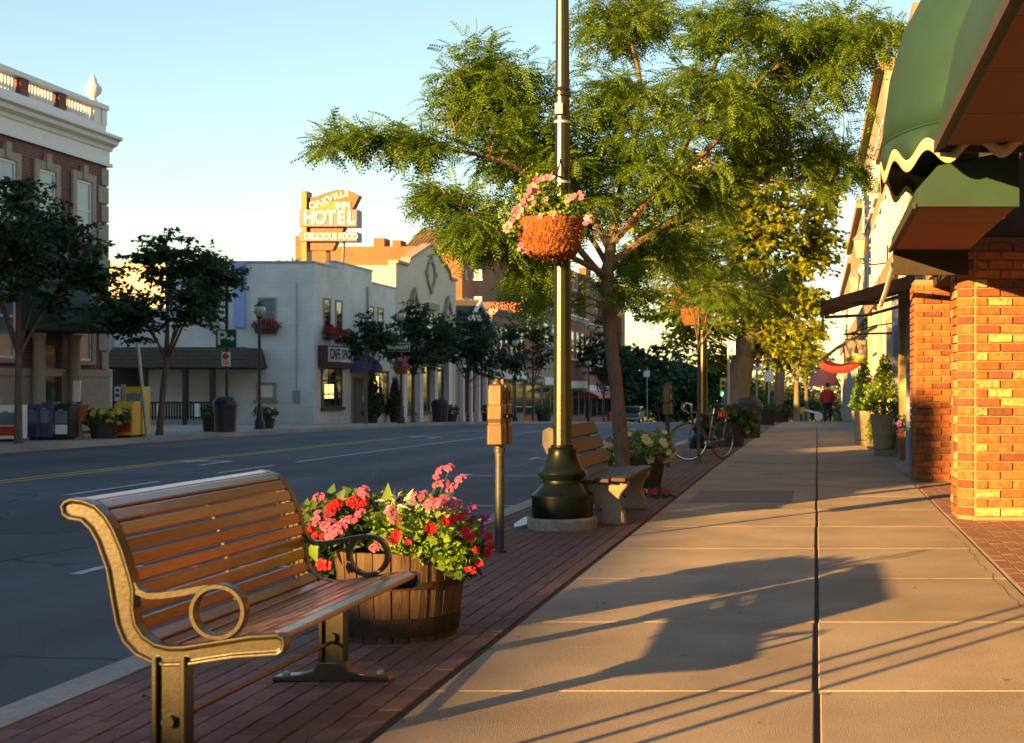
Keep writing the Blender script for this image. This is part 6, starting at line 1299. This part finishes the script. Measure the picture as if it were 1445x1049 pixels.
# person in a red jacket walking away
Y = 62.; X = wx(1168, Y); g0 = gz(Y); pe = thing('person', 'person in red jacket and dark trousers walking away on the right pavement', 'person', (X, Y, g0))
def body(parts, name, m, parent, vox):
    mb = MB()
    for pts, rr in parts: mb.tube([(X+a, Y+b, g0+c) for a, b, c in pts], rr, 10)
    o = part(name, mb, m, parent, smooth=True); r = o.modifiers.new('remesh', 'REMESH'); r.mode = 'VOXEL'; r.voxel_size = vox; r.use_smooth_shade = True; s = o.modifiers.new('sm', 'SMOOTH'); s.iterations = 3; return o
legs = [([(-.1, 0, .92), (-.11, -.02, .5), (-.11, -.06, .08)], [.1, .065, .045]), ([(.1, 0, .92), (.11, .08, .5), (.11, .02, .08)], [.1, .065, .045]), ([(-.11, -.09, .05), (-.11, .14, .04)], [.05, .04]), ([(.11, 0, .05), (.11, .22, .05)], [.05, .04])]
trunk_ = [([(0, 0, .85), (0, 0, 1.05), (0, .01, 1.25), (0, .0, 1.42), (0, .01, 1.5), (0, .02, 1.58)], [.16, .15, .17, .17, .07, .055]), ([(-.17, 0, 1.41), (.17, 0, 1.41)], [.07, .07])]
arms = [([(-.2, 0, 1.4), (-.27, -.03, 1.13), (-.25, .08, .9)], [.06, .05, .035]), ([(.2, 0, 1.4), (.27, .02, 1.13), (.25, .1, .9)], [.06, .05, .035])]
hands = [([(-.25, .08, .9), (-.245, .1, .80)], [.035, .02]), ([(.25, .1, .9), (.245, .12, .80)], [.035, .02])]
headp = [([(0, .02, 1.56), (0, .03, 1.62), (0, .03, 1.70), (0, .03, 1.77), (0, .03, 1.79)], [.05, .085, .1, .075, .03])]
body(legs+trunk_+arms+hands+headp, 'body', M['skin'], pe, .022)
body([(p, [r*1.16+.006 for r in rr]) for p, rr in legs[:2]]+[([(0, 0, .84), (0, 0, 1.0)], [.19, .17])], 'trousers', M['trousers'], pe, .022)
body([(p, [r*1.15+.012 for r in rr]) for p, rr in trunk_[1:]+arms]+[([(0, 0, .92), (0, 0, 1.05), (0, .01, 1.25), (0, 0, 1.42), (0, .01, 1.49)], [.2, .19, .21, .2, .09])], 'jacket', M['jacket'], pe, .022)
body([([(0, .0, 1.62), (0, .0, 1.72), (0, .01, 1.78)], [.09, .108, .07])], 'hair', M['hairc'], pe, .02)
um = thing('patio_umbrella', 'dusky pink domed umbrella above the person in red', 'umbrella', (wx(1163, 67), 67, gz(67))); X = wx(1163, 67); part('canopy', MB().lathe([(.78, wz(545, 67)), (.74, wz(541, 67)), (.55, wz(530, 67)), (.3, wz(523, 67)), (.02, wz(519, 67))], (X, 67, 0), 16), M['awnpink'], um, smooth=True); part('pole', MB().tube([(X, 67, gz(67)), (X, 67, wz(519, 67))], .025, 6), M['grey'], um)
# distant parked car
def car(X, Y, label, m):
    g0 = gz(Y)-.13; t = thing('parked_car', label, 'car', (X, Y, g0)); w_ = .86
    sid = [(0, .3), (0, .62), (.12, .85), (.9, .92), (1.35, 1.36), (2.7, 1.42), (3.5, .98), (4.2, .9), (4.3, .5), (4.25, .3)]
    part('body', MB().prism([(Y+a, g0+b) for a, b in sid], 'x', X-w_, X+w_), m, t, bev=.06, seg=3)
    part('rear_window', MB().prism([(Y+.93, g0+.98), (Y+1.33, g0+1.36), (Y+1.34, g0+1.35), (Y+.95, g0+.96)], 'x', X-w_+.14, X+w_-.14), M['glass'], t).location = (0, -.035, .03)
    part('side_window', MB().prism([(Y+1.15, g0+.95), (Y+1.45, g0+1.3), (Y+2.6, g0+1.33), (Y+3.2, g0+1.0)], 'x', X+w_-.02, X+w_+.012), M['glass'], t)
    for s in (-1, 1): part('tail_light', MB().box(X+s*.6-.16, X+s*.6+.16, Y-.03, Y+.05, g0+.62, g0+.76), M['redbox'], t)
    for s in (-1, 1):
        for yy in (.8, 3.4):
            wl = part('wheel', MB().tube([(X+s*.72, Y+yy, g0+.31), (X+s*.88, Y+yy, g0+.31)], .31, 18), M['black'], t); part('hub', MB().tube([(X+s*.87, Y+yy, g0+.31), (X+s*.895, Y+yy, g0+.31)], .18, 12), M['grey'], wl)
    part('bumper', MB().box(X-w_+.03, X+w_-.03, Y-.07, Y+.05, g0+.34, g0+.5), M['grey'], t, bev=.02)
car(-4.35, 112, 'pale blue car parked far down the street behind the thick trunk', M['carpaint'])
car(-16.2, 122, 'dark car parked by the far kerb near the hydrant', mat('car_dark', (.02, .025, .04), rough=.3, bump=0, coat=.5))

# litter: fallen leaves along the kerb and joints, a scrap of paper by the lamp
rgl = random.Random(55); pos, ds, ups, sz = [], [], [], []
for k in range(420):
    q = rgl.random()
    if q < .45: x, y = XC+.25+abs(rgl.gauss(0, .25)), rgl.uniform(4.5, 26)
    elif q < .8: x, y = XS+rgl.gauss(0, .12), rgl.uniform(4.5, 24)
    else: x, y = rgl.uniform(-1.5, 1.2), rgl.uniform(4.5, 22)
    pos.append((x, y, gz(y)+.006)); a = rgl.random()*6.28; ds.append((math.cos(a), math.sin(a), rgl.uniform(-.1, .2))); ups.append((rgl.gauss(0, .2), rgl.gauss(0, .2), 1)); sz.append(rgl.uniform(.012, .03))
V, Q = scatter(LOBED[0], LOBED[1], np.array(pos), np.array(ds), np.array(ups), sz)
fl_ = link('fallen_leaves', fastmesh('fallen_leaves', V, Q), leafmat('dry_leaf', (.10, .06, .02), (.2, .15, .05), .1), None, kind='stuff'); tag(fl_, 'dry fallen leaves scattered over the brick strip and pavement', 'leaves')
pap = MB(); pap.v = [(0, 0, .01), (.16, .02, .05), (.2, .1, .02), (.1, .16, .09), (-.03, .1, .03), (.08, .07, .1)]; pap.v = [(a-2.72, b+12.75, c) for a, b, c in pap.v]; pap.f = [(0, 1, 5), (1, 2, 5), (2, 3, 5), (3, 4, 5), (4, 0, 5)]
tag(part('paper_scrap', pap, M['signwhite']), 'crumpled white paper scrap on the kerb beside the lamp base', 'litter')
